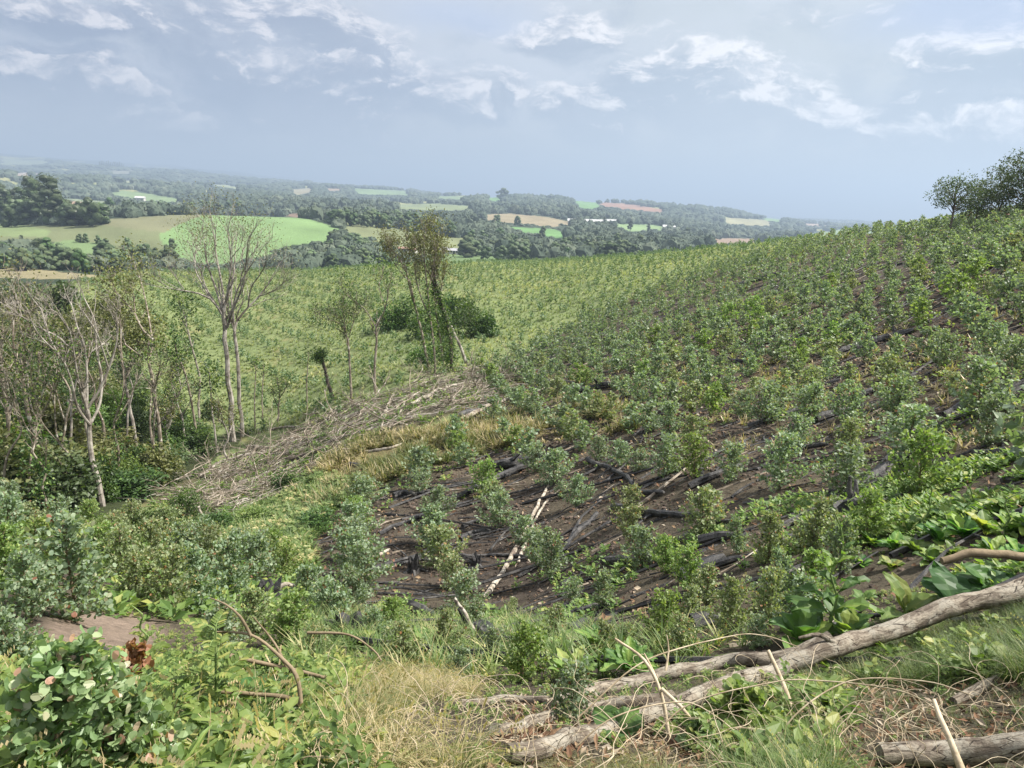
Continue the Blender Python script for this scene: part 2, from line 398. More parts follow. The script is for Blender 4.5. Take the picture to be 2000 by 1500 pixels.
def mat_bark(name, c1, c2, scale=6.0, stretch=(1, 1, 1), bump=0.4, rough=0.85, spot=None, spec=0.25, c3=None, dist=0.02):
    m = bpy.data.materials.new(name); m.use_nodes = True; n = NT(m.node_tree); n.n.clear()
    tc_ = n.node('ShaderNodeTexCoord'); mp = n.node('ShaderNodeMapping', {'Scale': stretch, 0: tc_.outputs['Object']})
    a = n.noise(mp.outputs[0], scale, 6, 0.65); b = n.noise(tc_.outputs['Object'], scale*0.35, 4, 0.6)
    c_ = n.mix(n.sstep(a.outputs[0], 0.38, 0.62), c1, c2)
    if c3: c_ = n.mix(n.sstep(b.outputs[0], 0.52, 0.62), c_, c3)
    if spot: c_ = n.mix(n.sstep(n.noise(tc_.outputs['Object'], scale*1.3, 3, 0.5).outputs[0], 0.60, 0.66), c_, spot)
    bp = n.node('ShaderNodeBump', {'Strength': bump, 'Distance': dist, 'Height': a.outputs[0]})
    p = n.node('ShaderNodeBsdfPrincipled', {'Base Color': c_, 'Roughness': rough, 'Specular IOR Level': spec, 'Normal': bp.outputs[0]})
    n.l.new(p.outputs[0], n.node('ShaderNodeOutputMaterial').inputs[0]); return m

# ---------------------------------------------------------------- ground
gpx, gpy, gdep = proj(np.stack([X, Y, Z], -1))
n_a = fbm(X/3.1, Y/3.1, 21, 4); n_b = fbm(X/0.9, Y/0.9, 22, 4); n_c = fbm(X/11, Y/11, 23, 3); n_f = fbm(ga*60, gl*22, 24, 3)
def lerp(a, b, t): return a*(1-t[..., None]) + np.asarray(b)*t[..., None]
jx = gpx + 14*n_a*(gr < 200) ; jy = gpy + 8*n_b*(gr < 200)
BURN = [(560,1075),(640,1000),(760,955),(870,880),(905,800),(930,745),(990,715),(1090,650),(1230,585),(1330,545),(1420,515),(1560,478),(1760,440),(2400,330),(2400,1500),(0,1500),(0,1110),(240,1090),(560,1110)]
STRAW = [(560,985),(640,900),(700,862),(800,850),(960,815),(1130,795),(1260,800),(1240,845),(1080,850),(940,890),(800,920),(730,960),(620,1000)]
SLASH = [(280,985),(380,925),(520,870),(650,800),(790,760),(930,720),(1040,740),(930,800),(800,840),(660,895),(560,960),(480,1030),(330,1010)]
burn = inpoly(jx, jy, BURN) & (gr < 110)
C0 = np.zeros(X.shape+(3,)) + np.array([0.085, 0.115, 0.04])
grassy = np.stack([0.155+0.05*n_a, 0.19+0.05*n_a, 0.08+0.02*n_a], -1)
C0 = np.where((gr < 240)[..., None], grassy, C0)
C0 = lerp(C0, (0.22, 0.19, 0.09), smooth(n_b+n_c*0.6, 0.25, 0.6)*(gr < 240)*0.6)
soil = np.stack([0.086+0.055*n_b, 0.073+0.045*n_b, 0.052+0.032*n_b], -1)
soil = lerp(soil, (0.062, 0.050, 0.042), smooth(n_a, -0.1, 0.4)*0.8)
soil = lerp(soil, (0.13, 0.10, 0.07), smooth(n_b, 0.2, 0.6)*0.5)
C0 = np.where(burn[..., None], soil, C0)
bare = np.maximum.reduce([smooth(-np.hypot((gpx-a)/b, (gpy-c_)/d), -1.3, -0.7) for (a, c_, b, d) in [(200,1235,120,45),(1540,1100,0.1,0.1),(600,1170,60,30)]])*(gr < 30)
C0 = lerp(C0, (0.24, 0.185, 0.145), bare*0.9)
C0 = np.where((inpoly(jx, jy, STRAW) & (gr < 80))[..., None], np.array([0.17, 0.145, 0.07])*(1+0.5*n_b[..., None]), C0)
C0 = np.where((inpoly(jx, jy, SLASH) & (gr < 90))[..., None], np.array([0.095, 0.09, 0.05])*(1+0.6*n_b[..., None]), C0)
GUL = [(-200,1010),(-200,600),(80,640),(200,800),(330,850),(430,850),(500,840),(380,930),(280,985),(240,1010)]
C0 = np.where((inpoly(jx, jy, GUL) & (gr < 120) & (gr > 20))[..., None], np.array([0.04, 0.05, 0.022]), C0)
# far land: woods and fields (each polygon is one field of the valley, with its own crop)
FIELDS = [
 ([(-150,515),(70,525),(160,535),(260,545),(100,545),(-150,540)], 240, 500, (0.27, 0.23, 0.10)),
 ([(-150,430),(60,438),(200,440),(380,425),(330,455),(320,500),(200,500),(120,475),(0,470),(-150,470)], 300, 750, (0.17, 0.20, 0.075)),
 ([(-150,435),(40,438),(100,450),(90,462),(0,462),(-150,460)], 400, 750, (0.19, 0.26, 0.08)),
 ([(60,490),(130,468),(190,474),(180,500),(100,520)], 350, 600, (0.165, 0.265, 0.08)),
 ([(310,460),(345,435),(390,420),(450,417),(520,419),(600,427),(662,445),(650,470),(560,480),(520,500),(420,520),(330,500)], 300, 700, (0.175, 0.31, 0.085)),
 ([(200,428),(300,422),(400,418),(345,440),(325,455),(200,440)], 400, 750, (0.20, 0.205, 0.09)),
 ([(660,430),(760,445),(880,462),(925,468),(905,482),(870,500),(800,498),(760,480),(680,455)], 350, 900, (0.19, 0.22, 0.08)),
 ([(850,490),(960,500),(1010,515),(900,540),(820,520)], 300, 700, (0.15, 0.25, 0.07)),
 ([(960,478),(1010,483),(1055,493),(1040,503),(970,493)], 400, 900, (0.16, 0.26, 0.07)),
 ([(540,418),(640,415),(645,433),(600,430)], 700, 1300, (0.22, 0.14, 0.09)),
 ([(820,422),(880,428),(878,433),(825,431)], 700, 1500, (0.42, 0.16, 0.06)),
 ([(905,420),(1000,417),(1070,424),(1130,437),(1080,444),(1010,437),(950,430)], 800, 1900, (0.30, 0.24, 0.12)),
 ([(990,443),(1080,447),(1125,462),(1095,466),(1030,456)], 700, 1500, (0.13, 0.30, 0.07)),
 ([(110,392),(180,396),(190,406),(120,404)], 900, 2500, (0.40, 0.24, 0.12)),
 ([(105,386),(200,392),(262,402),(180,398)], 900, 2500, (0.22, 0.28, 0.13)),
 ([(205,378),(240,372),(300,380),(372,392),(350,396),(280,393)], 1200, 4000, (0.20, 0.30, 0.11)),
 ([(220,351),(290,354),(300,358),(240,357)], 2000, 8000, (0.3, 0.34, 0.16)),
 ([(385,360),(440,360),(500,374),(440,367)], 2000, 8000, (0.3, 0.36, 0.16)),
 ([(25,338),(80,338),(75,343),(30,343)], 2000, 9000, (0.42, 0.33, 0.24)),
 ([(0,310),(100,314),(80,322),(0,322)], 3000, 12000, (0.22, 0.28, 0.14)),
 ([(215,333),(262,333),(250,340),(220,340)], 3000, 12000, (0.25, 0.26, 0.18)),
 ([(570,370),(612,367),(605,376),(575,381)], 1500, 8000, (0.33, 0.30, 0.16)),
 ([(635,368),(670,368),(665,374),(640,374)], 1500, 8000, (0.38, 0.27, 0.16)),
 ([(690,368),(790,372),(800,382),(700,380)], 1500, 8000, (0.20, 0.32, 0.11)),
 ([(745,402),(840,397),(930,403),(900,412),(800,410)], 1000, 4000, (0.22, 0.28, 0.11)),
 ([(850,382),(910,384),(900,390),(855,388)], 1500, 5000, (0.2, 0.30, 0.12)),
 ([(950,384),(985,387),(975,393),(955,392)], 1500, 5000, (0.15, 0.33, 0.09)),
 ([(1117,390),(1168,395),(1172,403),(1155,410),(1130,404)], 1500, 5000, (0.15, 0.33, 0.08)),
 ([(1170,395),(1240,400),(1298,410),(1290,415),(1230,410),(1175,403)], 1500, 5000, (0.36, 0.18, 0.10)),
 ([(1190,436),(1290,440),(1300,450),(1230,452)], 1000, 3000, (0.2, 0.32, 0.10)),
 ([(1410,425),(1500,430),(1505,442),(1420,438)], 2000, 9000, (0.34, 0.33, 0.15)),
 ([(1490,424),(1530,428),(1525,434),(1495,431)], 2500, 9000, (0.2, 0.38, 0.1)),
 ([(1380,465),(1480,466),(1495,474),(1400,480)], 900, 2800, (0.30, 0.20, 0.12)),
 ([(1570,458),(1660,446),(1720,450),(1700,466),(1590,472)], 900, 5000, (0.22, 0.33, 0.12)),
 ([(1560,436),(1620,438),(1610,442),(1570,441)], 2500, 12000, (0.42, 0.30, 0.2)),
]
WOODC = np.array([0.032, 0.047, 0.026])
far = gr >= 240
patch = fbm(ga*34, gl*13, 31, 3)
Cf = np.zeros_like(C0) + WOODC*(1+0.5*n_f[..., None])
openland = (patch > 0.28) & (gr > 1800)
Cf = np.where(openland[..., None], np.array([0.20, 0.24, 0.10]) + 0.1*patch[..., None]*np.array([1, .3, .3]), Cf)
FMASK = openland.copy()
wob = 3.0*n_f
for poly, a, b, col_ in FIELDS:
    k = inpoly(gpx + wob, gpy + wob*0.4, poly) & (gr > a) & (gr < b)
    tex = 1 + 0.16*n_f + 0.10*np.sin((X*0.6+Y*0.8)/9.0)*0.6
    cl_ = np.asarray(col_); cl_ = (cl_*0.72+cl_.mean()*0.28)*0.82
    Cf[k] = (cl_*tex[..., None])[k]; FMASK |= k
C0 = np.where(far[..., None], Cf, C0)
def fieldmask(x, y):
    a = np.arctan2(x, y); l = np.log(np.hypot(x, y))
    i = np.clip(((a+AZF)/(az_f[1]-az_f[0])).round().astype(int), 0, 619); j = np.clip(((l-LR[0])/(LR[1]-LR[0])).round().astype(int), 0, NR-1)
    return FMASK[i, j], VIS[i, j]
idx = np.arange(NA*NR).reshape(NA, NR); nx = np.roll(idx, -1, axis=0)
GF = np.stack([idx[:, :-1], idx[:, 1:], nx[:, 1:], nx[:, :-1]], -1).reshape(-1, 4)[:, ::1]
gg = Geo(); gg.add(np.stack([X, Y, Z], -1).reshape(-1, 3), GF)
nv0 = NA*NR
cen = Geo()
gm = bpy.data.materials.new('soil_and_turf'); gm.use_nodes = True; n = NT(gm.node_tree); n.n.clear()
at_ = n.node('ShaderNodeAttribute', attribute_name='land'); geo_ = n.node('ShaderNodeNewGeometry')
d1 = n.noise(geo_.outputs['Position'], 1.6, 8, 0.7); d2 = n.noise(geo_.outputs['Position'], 14.0, 6, 0.7); d3 = n.noise(geo_.outputs['Position'], 0.012, 8, 0.62)
k1 = n.math('ADD', 0.25, n.math('MULTIPLY', d1.outputs[0], 1.4)); k2 = n.math('ADD', 0.15, n.math('MULTIPLY', d2.outputs[0], 1.6)); k3 = n.math('ADD', 0.7, n.math('MULTIPLY', d3.outputs[0], 0.6))
kk = n.math('MULTIPLY', n.math('MULTIPLY', k1, k2), k3)
mulc = n.node('ShaderNodeVectorMath', {0: at_.outputs['Color']}, operation='SCALE'); n.set(mulc, 'Scale', kk)
bmp = n.node('ShaderNodeBump', {'Strength': 0.9, 'Distance': 0.06, 'Height': n.math('ADD', d2.outputs[0], n.math('MULTIPLY', d1.outputs[0], 2.0))})
pb = n.node('ShaderNodeBsdfPrincipled', {'Base Color': mulc.outputs[0], 'Roughness': 0.95, 'Specular IOR Level': 0.1, 'Normal': bmp.outputs[0]})
n.l.new(pb.outputs[0], n.node('ShaderNodeOutputMaterial').inputs[0])
# close the small circle under the viewer
cz = float(Z[:, 0].mean()); gg.add([[0, 0, cz]], np.zeros((0, 3), int))
gg.Fs.append(np.stack([idx[:, 0], nx[:, 0], np.full(NA, nv0)], -1)); gg.M.append(0)
ground = gg.build('ground', gm, smooth_=True)
ca_ = ground.data.attributes.new('land', 'FLOAT_COLOR', 'POINT')
cc = np.concatenate([np.clip(C0, 0.01, 1).reshape(-1, 3), [[0.1, 0.1, 0.06]]]); cc = np.concatenate([cc, np.ones((len(cc), 1))], 1)
ca_.data.foreach_set('color', cc.astype(np.float32).ravel())
tag(ground, 'hilly ground running from the cleared slope to the far valley', kind='structure')
# ---------------------------------------------------------------- colours of plants and wood
GS = [(0.0, (0.085, 0.130, 0.075)), (0.45, (0.175, 0.238, 0.150)), (0.8, (0.28, 0.342, 0.222)), (0.95, (0.30, 0.27, 0.16)), (1.0, (0.20, 0.085, 0.05))]
M_EUC = mat_leaf('eucalyptus_leaf', GS, 0.38, 0.5, 0.4)
M_EUCR = mat_leaf('bronze_eucalyptus_leaf', [(0, (0.09, 0.12, 0.06)), (0.45, (0.19, 0.235, 0.12)), (0.8, (0.29, 0.32, 0.17)), (1.0, (0.33, 0.17, 0.09))], 0.36, 0.5, 0.4)
M_EUCG = mat_leaf('bright_young_leaf', [(0, (0.08, 0.13, 0.04)), (0.5, (0.17, 0.25, 0.08)), (1, (0.30, 0.35, 0.12))], 0.38)
M_ROUND = mat_leaf('round_leaf', [(0, (0.07, 0.12, 0.05)), (0.4, (0.15, 0.23, 0.10)), (0.75, (0.27, 0.35, 0.18)), (0.92, (0.36, 0.34, 0.23)), (1, (0.36, 0.21, 0.15))], 0.33, 0.42, 0.45)
M_WEED = mat_leaf('weed_leaf', [(0, (0.045, 0.085, 0.022)), (0.4, (0.10, 0.165, 0.042)), (0.8, (0.19, 0.26, 0.07)), (1, (0.33, 0.34, 0.11))], 0.42)
M_BROAD = mat_leaf('broad_leaf', [(0, (0.035, 0.085, 0.028)), (0.5, (0.075, 0.155, 0.045)), (0.85, (0.16, 0.27, 0.065)), (1, (0.27, 0.36, 0.09))], 0.42, 0.5, 0.3)
M_GRASS = mat_leaf('green_grass', [(0, (0.05, 0.085, 0.022)), (0.5, (0.105, 0.155, 0.045)), (0.8, (0.20, 0.235, 0.085)), (1, (0.42, 0.36, 0.19))], 0.35)
M_DRY = mat_leaf('dry_grass', [(0, (0.09, 0.12, 0.035)), (0.35, (0.22, 0.21, 0.09)), (0.7, (0.40, 0.33, 0.18)), (1, (0.60, 0.50, 0.31))], 0.30)
M_FIELD = mat_leaf('field_grass', [(0, (0.11, 0.145, 0.065)), (0.45, (0.190, 0.220, 0.105)), (0.8, (0.27, 0.285, 0.15)), (1, (0.43, 0.385, 0.23))], 0.42)
M_SHRUB = mat_leaf('shrub_leaf', [(0, (0.028, 0.052, 0.018)), (0.5, (0.065, 0.115, 0.032)), (0.85, (0.14, 0.21, 0.05)), (1, (0.24, 0.29, 0.08))], 0.33)
M_DARK = mat_leaf('evergreen_leaf', [(0, (0.035, 0.055, 0.022)), (0.6, (0.075, 0.105, 0.042)), (1, (0.14, 0.17, 0.07))], 0.3, objvar=0.5)
M_OLIVE = mat_leaf('olive_leaf', [(0, (0.06, 0.07, 0.025)), (0.6, (0.13, 0.14, 0.05)), (1, (0.27, 0.27, 0.11))], 0.3)
M_FARW = mat_leaf('far_crown', [(0, (0.045, 0.062, 0.045)), (0.5, (0.085, 0.105, 0.075)), (1, (0.15, 0.165, 0.115))], 0.05, 0.9, 0.05, objvar=0.3)
M_WOODL = mat_leaf('wood_crown', [(0, (0.05, 0.075, 0.04)), (0.5, (0.105, 0.14, 0.07)), (1, (0.19, 0.22, 0.12))], 0.12, 0.8, 0.1, objvar=0.6)
M_REDD = mat_leaf('withered_leaf', [(0, (0.12, 0.05, 0.03)), (0.6, (0.24, 0.105, 0.065)), (1, (0.34, 0.20, 0.13))], 0.3)
M_STEM = mat_bark('twig_bark', (0.13, 0.10, 0.06), (0.22, 0.17, 0.11), 9)
M_GREENSTEM = mat_bark('green_stem', (0.10, 0.16, 0.05), (0.19, 0.25, 0.09), 6, bump=0.1)
M_CHAR = mat_bark('charred_wood', (0.012, 0.012, 0.013), (0.038, 0.036, 0.036), 7, (1, 1, 1), 0.9, 0.6, spec=0.4, c3=(0.075, 0.07, 0.066), dist=0.05)
M_GREY = mat_bark('weathered_wood', (0.20, 0.17, 0.13), (0.40, 0.36, 0.30), 6, (1, 1, 1), 0.7, 0.9, c3=(0.13, 0.10, 0.08))
M_PALE = mat_bark('bleached_wood', (0.22, 0.19, 0.15), (0.42, 0.38, 0.32), 9, bump=0.7, spot=(0.10, 0.08, 0.07))
M_TRUNK = mat_bark('living_bark', (0.15, 0.12, 0.09), (0.29, 0.25, 0.20), 3.5, bump=0.6, c3=(0.10, 0.08, 0.06), spot=(0.42, 0.39, 0.34))
M_BARE = mat_bark('bare_tree_bark', (0.19, 0.165, 0.14), (0.37, 0.34, 0.30), 3, bump=0.6, c3=(0.12, 0.10, 0.085))
M_DKBARK = mat_bark('dark_bark', (0.07, 0.055, 0.045), (0.15, 0.125, 0.10), 3.5, bump=0.6)
M_VINE = mat_bark('dry_stem_straw', (0.28, 0.22, 0.14), (0.50, 0.42, 0.30), 12, bump=0.2)

# bark of the long foreground log: plates, cracks and moss-grey flakes running along the stem
def log_bark():
    m = bpy.data.materials.new('flaking_log_bark'); m.use_nodes = True; n = NT(m.node_tree); n.n.clear()
    tc_ = n.node('ShaderNodeTexCoord'); uv = n.node('ShaderNodeAttribute', attribute_name='wrap')
    st = n.node('ShaderNodeMapping', {'Scale': (2.6, 2.6, 1.0), 0: uv.outputs['Vector']})
    cr = n.node('ShaderNodeTexVoronoi', {'Scale': 3.0, 0: n.node('ShaderNodeMapping', {'Scale': (2.2, 3.2, 1.0), 0: uv.outputs['Vector']}).outputs[0], 'Randomness': 1.0}, feature='DISTANCE_TO_EDGE')
    fine = n.noise(tc_.outputs['Object'], 45, 7, 0.7); mid = n.noise(st.outputs[0], 3.0, 6, 0.65, 0.6); big = n.noise(tc_.outputs['Object'], 9.0, 5, 0.6, 0.4)
    gr_ = n.noise(n.node('ShaderNodeMapping', {'Scale': (1.2, 14.0, 1.0), 0: uv.outputs['Vector']}).outputs[0], 3.0, 5, 0.6)
    c_ = n.mix(n.sstep(mid.outputs[0], 0.40, 0.60), (0.115, 0.092, 0.07), (0.27, 0.235, 0.185))
    c_ = n.mix(n.math('MULTIPLY', n.sstep(gr_.outputs[0], 0.45, 0.60), 0.35), c_, (0.10, 0.08, 0.06))
    c_ = n.mix(n.sstep(big.outputs[0], 0.50, 0.60), c_, (0.27, 0.245, 0.20))
    c_ = n.mix(n.math('MULTIPLY', n.sstep(big.outputs[0], 0.45, 0.36), 0.7), c_, (0.085, 0.065, 0.05))
    c_ = n.mix(n.math('MULTIPLY', n.sstep(fine.outputs[0], 0.50, 0.35), 0.6), c_, (0.08, 0.065, 0.05))
    ck = n.sstep(cr.outputs[0], 0.03, 0.0); ckm = n.math('MULTIPLY', ck, n.sstep(mid.outputs[0], 0.60, 0.45))
    c_ = n.mix(n.math('MULTIPLY', ckm, 0.85), c_, (0.04, 0.03, 0.025))
    h = n.math('SUBTRACT', n.math('ADD', n.math('MULTIPLY', mid.outputs[0], 1.2), n.math('MULTIPLY', fine.outputs[0], 0.5)), n.math('MULTIPLY', ckm, 1.0))
    bp = n.node('ShaderNodeBump', {'Strength': 0.9, 'Distance': 0.012, 'Height': h})
    p = n.node('ShaderNodeBsdfPrincipled', {'Base Color': c_, 'Roughness': 0.85, 'Specular IOR Level': 0.2, 'Normal': bp.outputs[0]})
    n.l.new(p.outputs[0], n.node('ShaderNodeOutputMaterial').inputs[0]); return m
M_LOG = log_bark()

# ---------------------------------------------------------------- logs, poles and branches on the ground
LM = []       # landmarks: (phrase, px, py)
def gp(px, py, rmin=1.0):
    return G(px, py, rmin)
def lay(pts, step, lift):
    P = np.array([gp(*p[:2]) for p in pts]); P[:, 2] += [p[2] if len(p) > 2 else 0 for p in pts]
    P = resample(P, step); gz = zgrid(P[:, 0], P[:, 1]) + lift
    P[:, 2] = np.maximum(P[:, 2]+lift, gz); return P
def log(name, label, cat, pts, wpx, mat, group=None, k=8, taper=0.55, lift=0.6, lm=None, stubs=0, seed=1, rough=0.22, lowest=None, crook=0.6):
    q = np.random.default_rng(seed*13+5); P0 = gp(*pts[0][:2]); 
    r_ = wpx*0.5*np.linalg.norm(gp(*pts[len(pts)//2][:2]))/F
    P = lay(pts, max(0.05, r_*1.6), r_*lift)
    if len(P) < 3: P = np.array([P[0], (P[0]+P[-1])/2, P[-1]])
    n_ = len(P); s = np.linspace(0, 1, n_); rad = r_*(1.12-(1-taper)*s)
    per = np.stack([fbm(s*n_*0.18, s*0+seed, 3, 3), fbm(s*n_*0.18, s*0+seed+50, 4, 3), 0.5*fbm(s*n_*0.2, s*0+seed+90, 5, 3)], -1)
    P = P + per*r_*crook*2.0
    rad = rad*(1+0.22*fbm(s*n_*0.35, s*0+seed*3, 9, 3)); rad[-1] *= 0.55; rad[0] *= 0.85
    root = P[0].copy()
    g = Geo(); tube(g, P, rad, k, q.random(), knob=rough, seed=seed)
    o = g.build(name, mat, smooth_=(k > 8), loc=root); tag(o, label, cat, group)
    for i in range(stubs):
        j = q.integers(n_//6, n_-n_//6); d = rdir(1, q)[0]; d[2] = abs(d[2])+0.3; d = norm(d)
        g2 = Geo(); L = r_*q.uniform(1.5, 3.5)
        pp = [P[j], P[j]+d*L*0.5, P[j]+d*L+rdir(1, q)[0]*L*0.15]; tube(g2, pp, [r_*0.4, r_*0.3, r_*0.15], 6, 0.5)
        ob = g2.build('branch_stub', mat, parent=o, loc=root); ob.location = (0, 0, 0)
    if lm:
        a, b, _ = proj(P.mean(0)); LM.append((lm, float(a), float(b)))
    return o
BL = 'charred logs and branches on the burnt slope'
CH = [
 ([(1086,906),(1050,909),(1010,917),(950,923)], 17, 'thick charred log with split end, top end of the pale pole', 'thick split charred log', 2),
 ([(1030,914),(967,939),(915,967),(877,981)], 9, 'long black pole running down left from the split charred log', 'black pole left of the split log', 1),
 ([(1146,902),(1195,921),(1226,939),(1247,962),(1300,969)], 7, 'crooked black branch bending right above the bare soil', 'crooked black branch', 1),
 ([(1195,993),(1240,1003),(1300,1010),(1363,1012)], 10, 'smooth black log lying level right of the pale pole', 'level black log', 1),
 ([(1164,1008),(1118,1054),(1090,1082),(1055,1118)], 7, 'grey-black branch slanting down just right of the pale pole', 'slanting grey-black branch', 0),
 ([(897,1058),(925,1046),(960,1040)], 8, 'short black branch left of the middle of the pale pole', 'short black branch by the pole', 0),
 ([(901,1034),(925,1024),(952,1018)], 6, 'thin black stick lying above the short black branch', 'thin black stick', 0),
 ([(806,1102),(838,1082),(866,1071)], 8, 'black log rising right from the round stump', 'log rising from the stump', 1),
 ([(894,1089),(985,1087),(1040,1092),(1083,1082)], 5, 'thin level grey pole crossing behind the pale pole', 'thin level grey pole', 0),
 ([(771,975),(790,968),(812,970)], 9, 'stubby black log below the upper left saplings', 'stubby black log', 0),
 ([(740,1046),(796,1022),(845,1003)], 6, 'long thin black branch across the left of the burnt soil', 'long thin black branch', 0),
 ([(806,1190),(820,1196),(845,1210)], 15, 'dark short log end above the gully floor', 'dark short log end', 0),
 ([(915,1236),(945,1247),(985,1270)], 24, 'fat blackened log with jagged end beside the leaning white branch', 'fat blackened log', 3),
 ([(1080,1206),(1107,1194),(1146,1195),(1204,1182)], 9, 'arched black branch above the bright weeds', 'arched black branch', 1),
 ([(1111,1238),(1146,1219)], 14, 'charred chunk half hidden under the bright lobed weed', 'charred chunk under the weed', 0),
 ([(1177,1101),(1210,1103),(1246,1106)], 11, 'black log between the middle saplings', 'black log between saplings', 0),
 ([(1093,1149),(1105,1142),(1122,1128)], 7, 'forked black branch end right of the pale pole foot', 'forked black branch end', 1),
 ([(680,911),(712,914),(745,917)], 5, 'short dark stick in the straw-coloured grass', 'dark stick in the straw', 0),
 ([(1650,953),(1720,935),(1772,907),(1856,881)], 13, 'long black log slanting up to the right in the right planting', 'long slanting black log', 2),
 ([(1748,945),(1797,916),(1846,901)], 8, 'thinner black branch just under the long slanting black log', 'thinner black branch', 0),
 ([(1604,983),(1650,969),(1702,961),(1764,948)], 9, 'smooth black pole lying on the pale soil patch', 'black pole on pale soil', 0),
 ([(1321,1143),(1360,1122),(1405,1100)], 21, 'thick pair-split charred log behind the red tipped saplings', 'thick pair-split log', 2),
 ([(1372,1122),(1410,1110),(1447,1100)], 12, 'charred log touching the thick pair-split one', 'log touching the pair-split one', 0),
 ([(1531,1074),(1560,1060),(1587,1049)], 15, 'short fat charred log behind the tall stalk weed', 'short fat charred log', 0),
 ([(1324,1059),(1363,1038),(1415,1027),(1468,1018)], 8, 'bent black branch above the double logs', 'bent black branch', 1),
 ([(1370,1066),(1400,1056),(1440,1051)], 13, 'charred log just below the bent black branch', 'log below the bent branch', 0),
 ([(1503,894),(1562,883),(1617,874)], 9, 'black log with grey far end among the right saplings', 'black log with grey end', 1),
 ([(1345,957),(1387,936),(1450,911)], 10, 'black log half sunk in soil, left of the right planting', 'half sunk black log', 0),
 ([(1597,825),(1650,808),(1680,785)], 11, 'black log kinked upward in the upper right planting', 'kinked black log', 1),
 ([(1457,838),(1510,822),(1573,804)], 8, 'straight black log left of the kinked one', 'straight black log', 0),
 ([(1842,817),(1880,797),(1914,778)], 8, 'thin charred log near the right edge', 'thin charred log', 0),
 ([(1930,781),(1965,768),(2040,742)], 14, 'thick charred log running out of the right side', 'thick charred log at the edge', 1),
 ([(1755,877),(1770,862),(1782,848)], 12, 'short upright charred stub on the right slope', 'short charred stub', 0),
 ([(1937,846),(1960,838)], 12, 'black log end between dense right saplings', 'black log end', 0),
 ([(1902,894),(1947,893),(2010,887)], 10, 'grey-black log lying level at the right side', 'level grey-black log', 0),
 ([(1951,947),(1985,939)], 9, 'small black log in tall grass at the right', 'small black log', 0),
 ([(1630,1012),(1650,998),(1664,996)], 18, 'charred stump chunk beside a taller one', 'left charred chunk', 0),
 ([(1670,1012),(1690,995),(1702,992)], 22, 'jagged charred stump chunk on the pale soil patch', 'jagged charred chunk', 2),
 ([(1356,1232),(1400,1219)], 20, 'black log end under the foreground saplings', 'black log end in front', 0),
 ([(1664,1206),(1702,1191)], 18, 'black log end behind the long grey log', 'black log end behind the grey log', 0),
 ([(1590,1243),(1657,1220),(1716,1207)], 9, 'narrow charred branch lying against the long grey log', 'narrow charred branch', 1),
 ([(1440,559),(1475,550),(1531,535)], 6, 'long black log on the upper slope below the ridge', 'upper long black log', 1),
 ([(1335,552),(1352,545),(1372,541)], 4, 'thin dark branch at the upper edge of the planting', 'thin branch at the planting edge', 0),
 ([(1664,688),(1720,668),(1780,651)], 11, 'long double black log on bare soil in the upper planting', 'long double black log', 2),
 ([(1632,694),(1670,682),(1708,671)], 7, 'thinner log lying left beside the long double one', 'thinner log beside the double one', 0),
 ([(1370,704),(1422,706),(1475,709)], 5, 'black branch across the middle of the planting', 'black branch mid planting', 0),
 ([(1632,795),(1690,775),(1727,761),(1765,745)], 8, 'broken black log left of the upper kinked one', 'broken black log', 1),
 ([(1048,755),(1080,750),(1125,751)], 7, 'black log at the upper corner of the planting', 'corner black log', 0),
 ([(1086,772),(1140,766),(1209,760)], 10, 'charred log just below the corner black log', 'log below the corner one', 1),
 ([(895,828),(925,812),(950,800)], 12, 'dark round log beside the brushwood', 'dark log by the brushwood', 0),
 ([(1890,497),(1905,491),(1925,486)], 7, 'short dark log high on the ridge planting', 'dark log on the ridge', 0),
]
for i, (pts, wpx, lab, lm, st) in enumerate(CH):
    log('charred_log' if wpx > 9 else 'charred_branch', lab, 'log' if wpx > 9 else 'branch', pts, wpx*1.5, M_CHAR, BL, 8, 0.6, 0.9, lm, st, seed=i+1)
GR = [
 ([(945,1172),(1000,1090),(1040,1010),(1075,945),(1093,914)], 7.5, M_GREY, 'long pale bark-stripped pole leaning straight up the burnt slope', 'fallen pole', 'pale pole', 2),
 ([(1012,1100),(1035,1042),(1062,988),(1108,945)], 5, M_GREY, 'second, shorter pale pole crossing the long one', 'fallen pole', 'shorter pale pole', 0),
 ([(687,1022),(705,1012),(726,1003)], 6, M_GREY, 'short grey stick among the left saplings of the burnt slope', 'stick', None, 0),
 ([(713,1098),(740,1086),(762,1074)], 7, M_PALE, 'tan stick lying on dark soil below the long thin black branch', 'stick', 'tan stick', 0),
 ([(684,890),(754,879),(785,868)], 6, M_GREY, 'long grey stick on the straw grass below the brushwood', 'branch', 'grey stick on the straw', 0),
 ([(631,970),(650,957),(666,952)], 9, M_GREY, 'grey log piece in the grass left of the planting', 'log', 'grey log piece', 0),
 ([(617,966),(635,940),(672,930)], 7, M_GREY, 'bent grey branch just above the grey log piece', 'branch', None, 0),
 ([(560,902),(640,880),(700,860),(735,848)], 11, M_DKBARK, 'long dark log along the lower edge of the brushwood', 'log', 'long dark log under the brushwood', 2),
 ([(430,1040),(470,1020),(510,992)], 8, M_GREY, 'grey pole at the foot of the brushwood slope', 'branch', None, 0),
 ([(484,876),(520,878),(540,873)], 9, M_PALE, 'pale short log at the top left of the brushwood', 'log', 'pale short log', 0),
 ([(1455,1135),(1450,1147),(1458,1160)], 5, M_GREY, 'short stick standing in weeds behind the red tipped saplings', 'stick', None, 0),
 ([(530,840),(560,835),(600,838)], 4, M_GREY, 'thin fallen branch beside the twin-trunked tall tree', 'branch', None, 0),
]
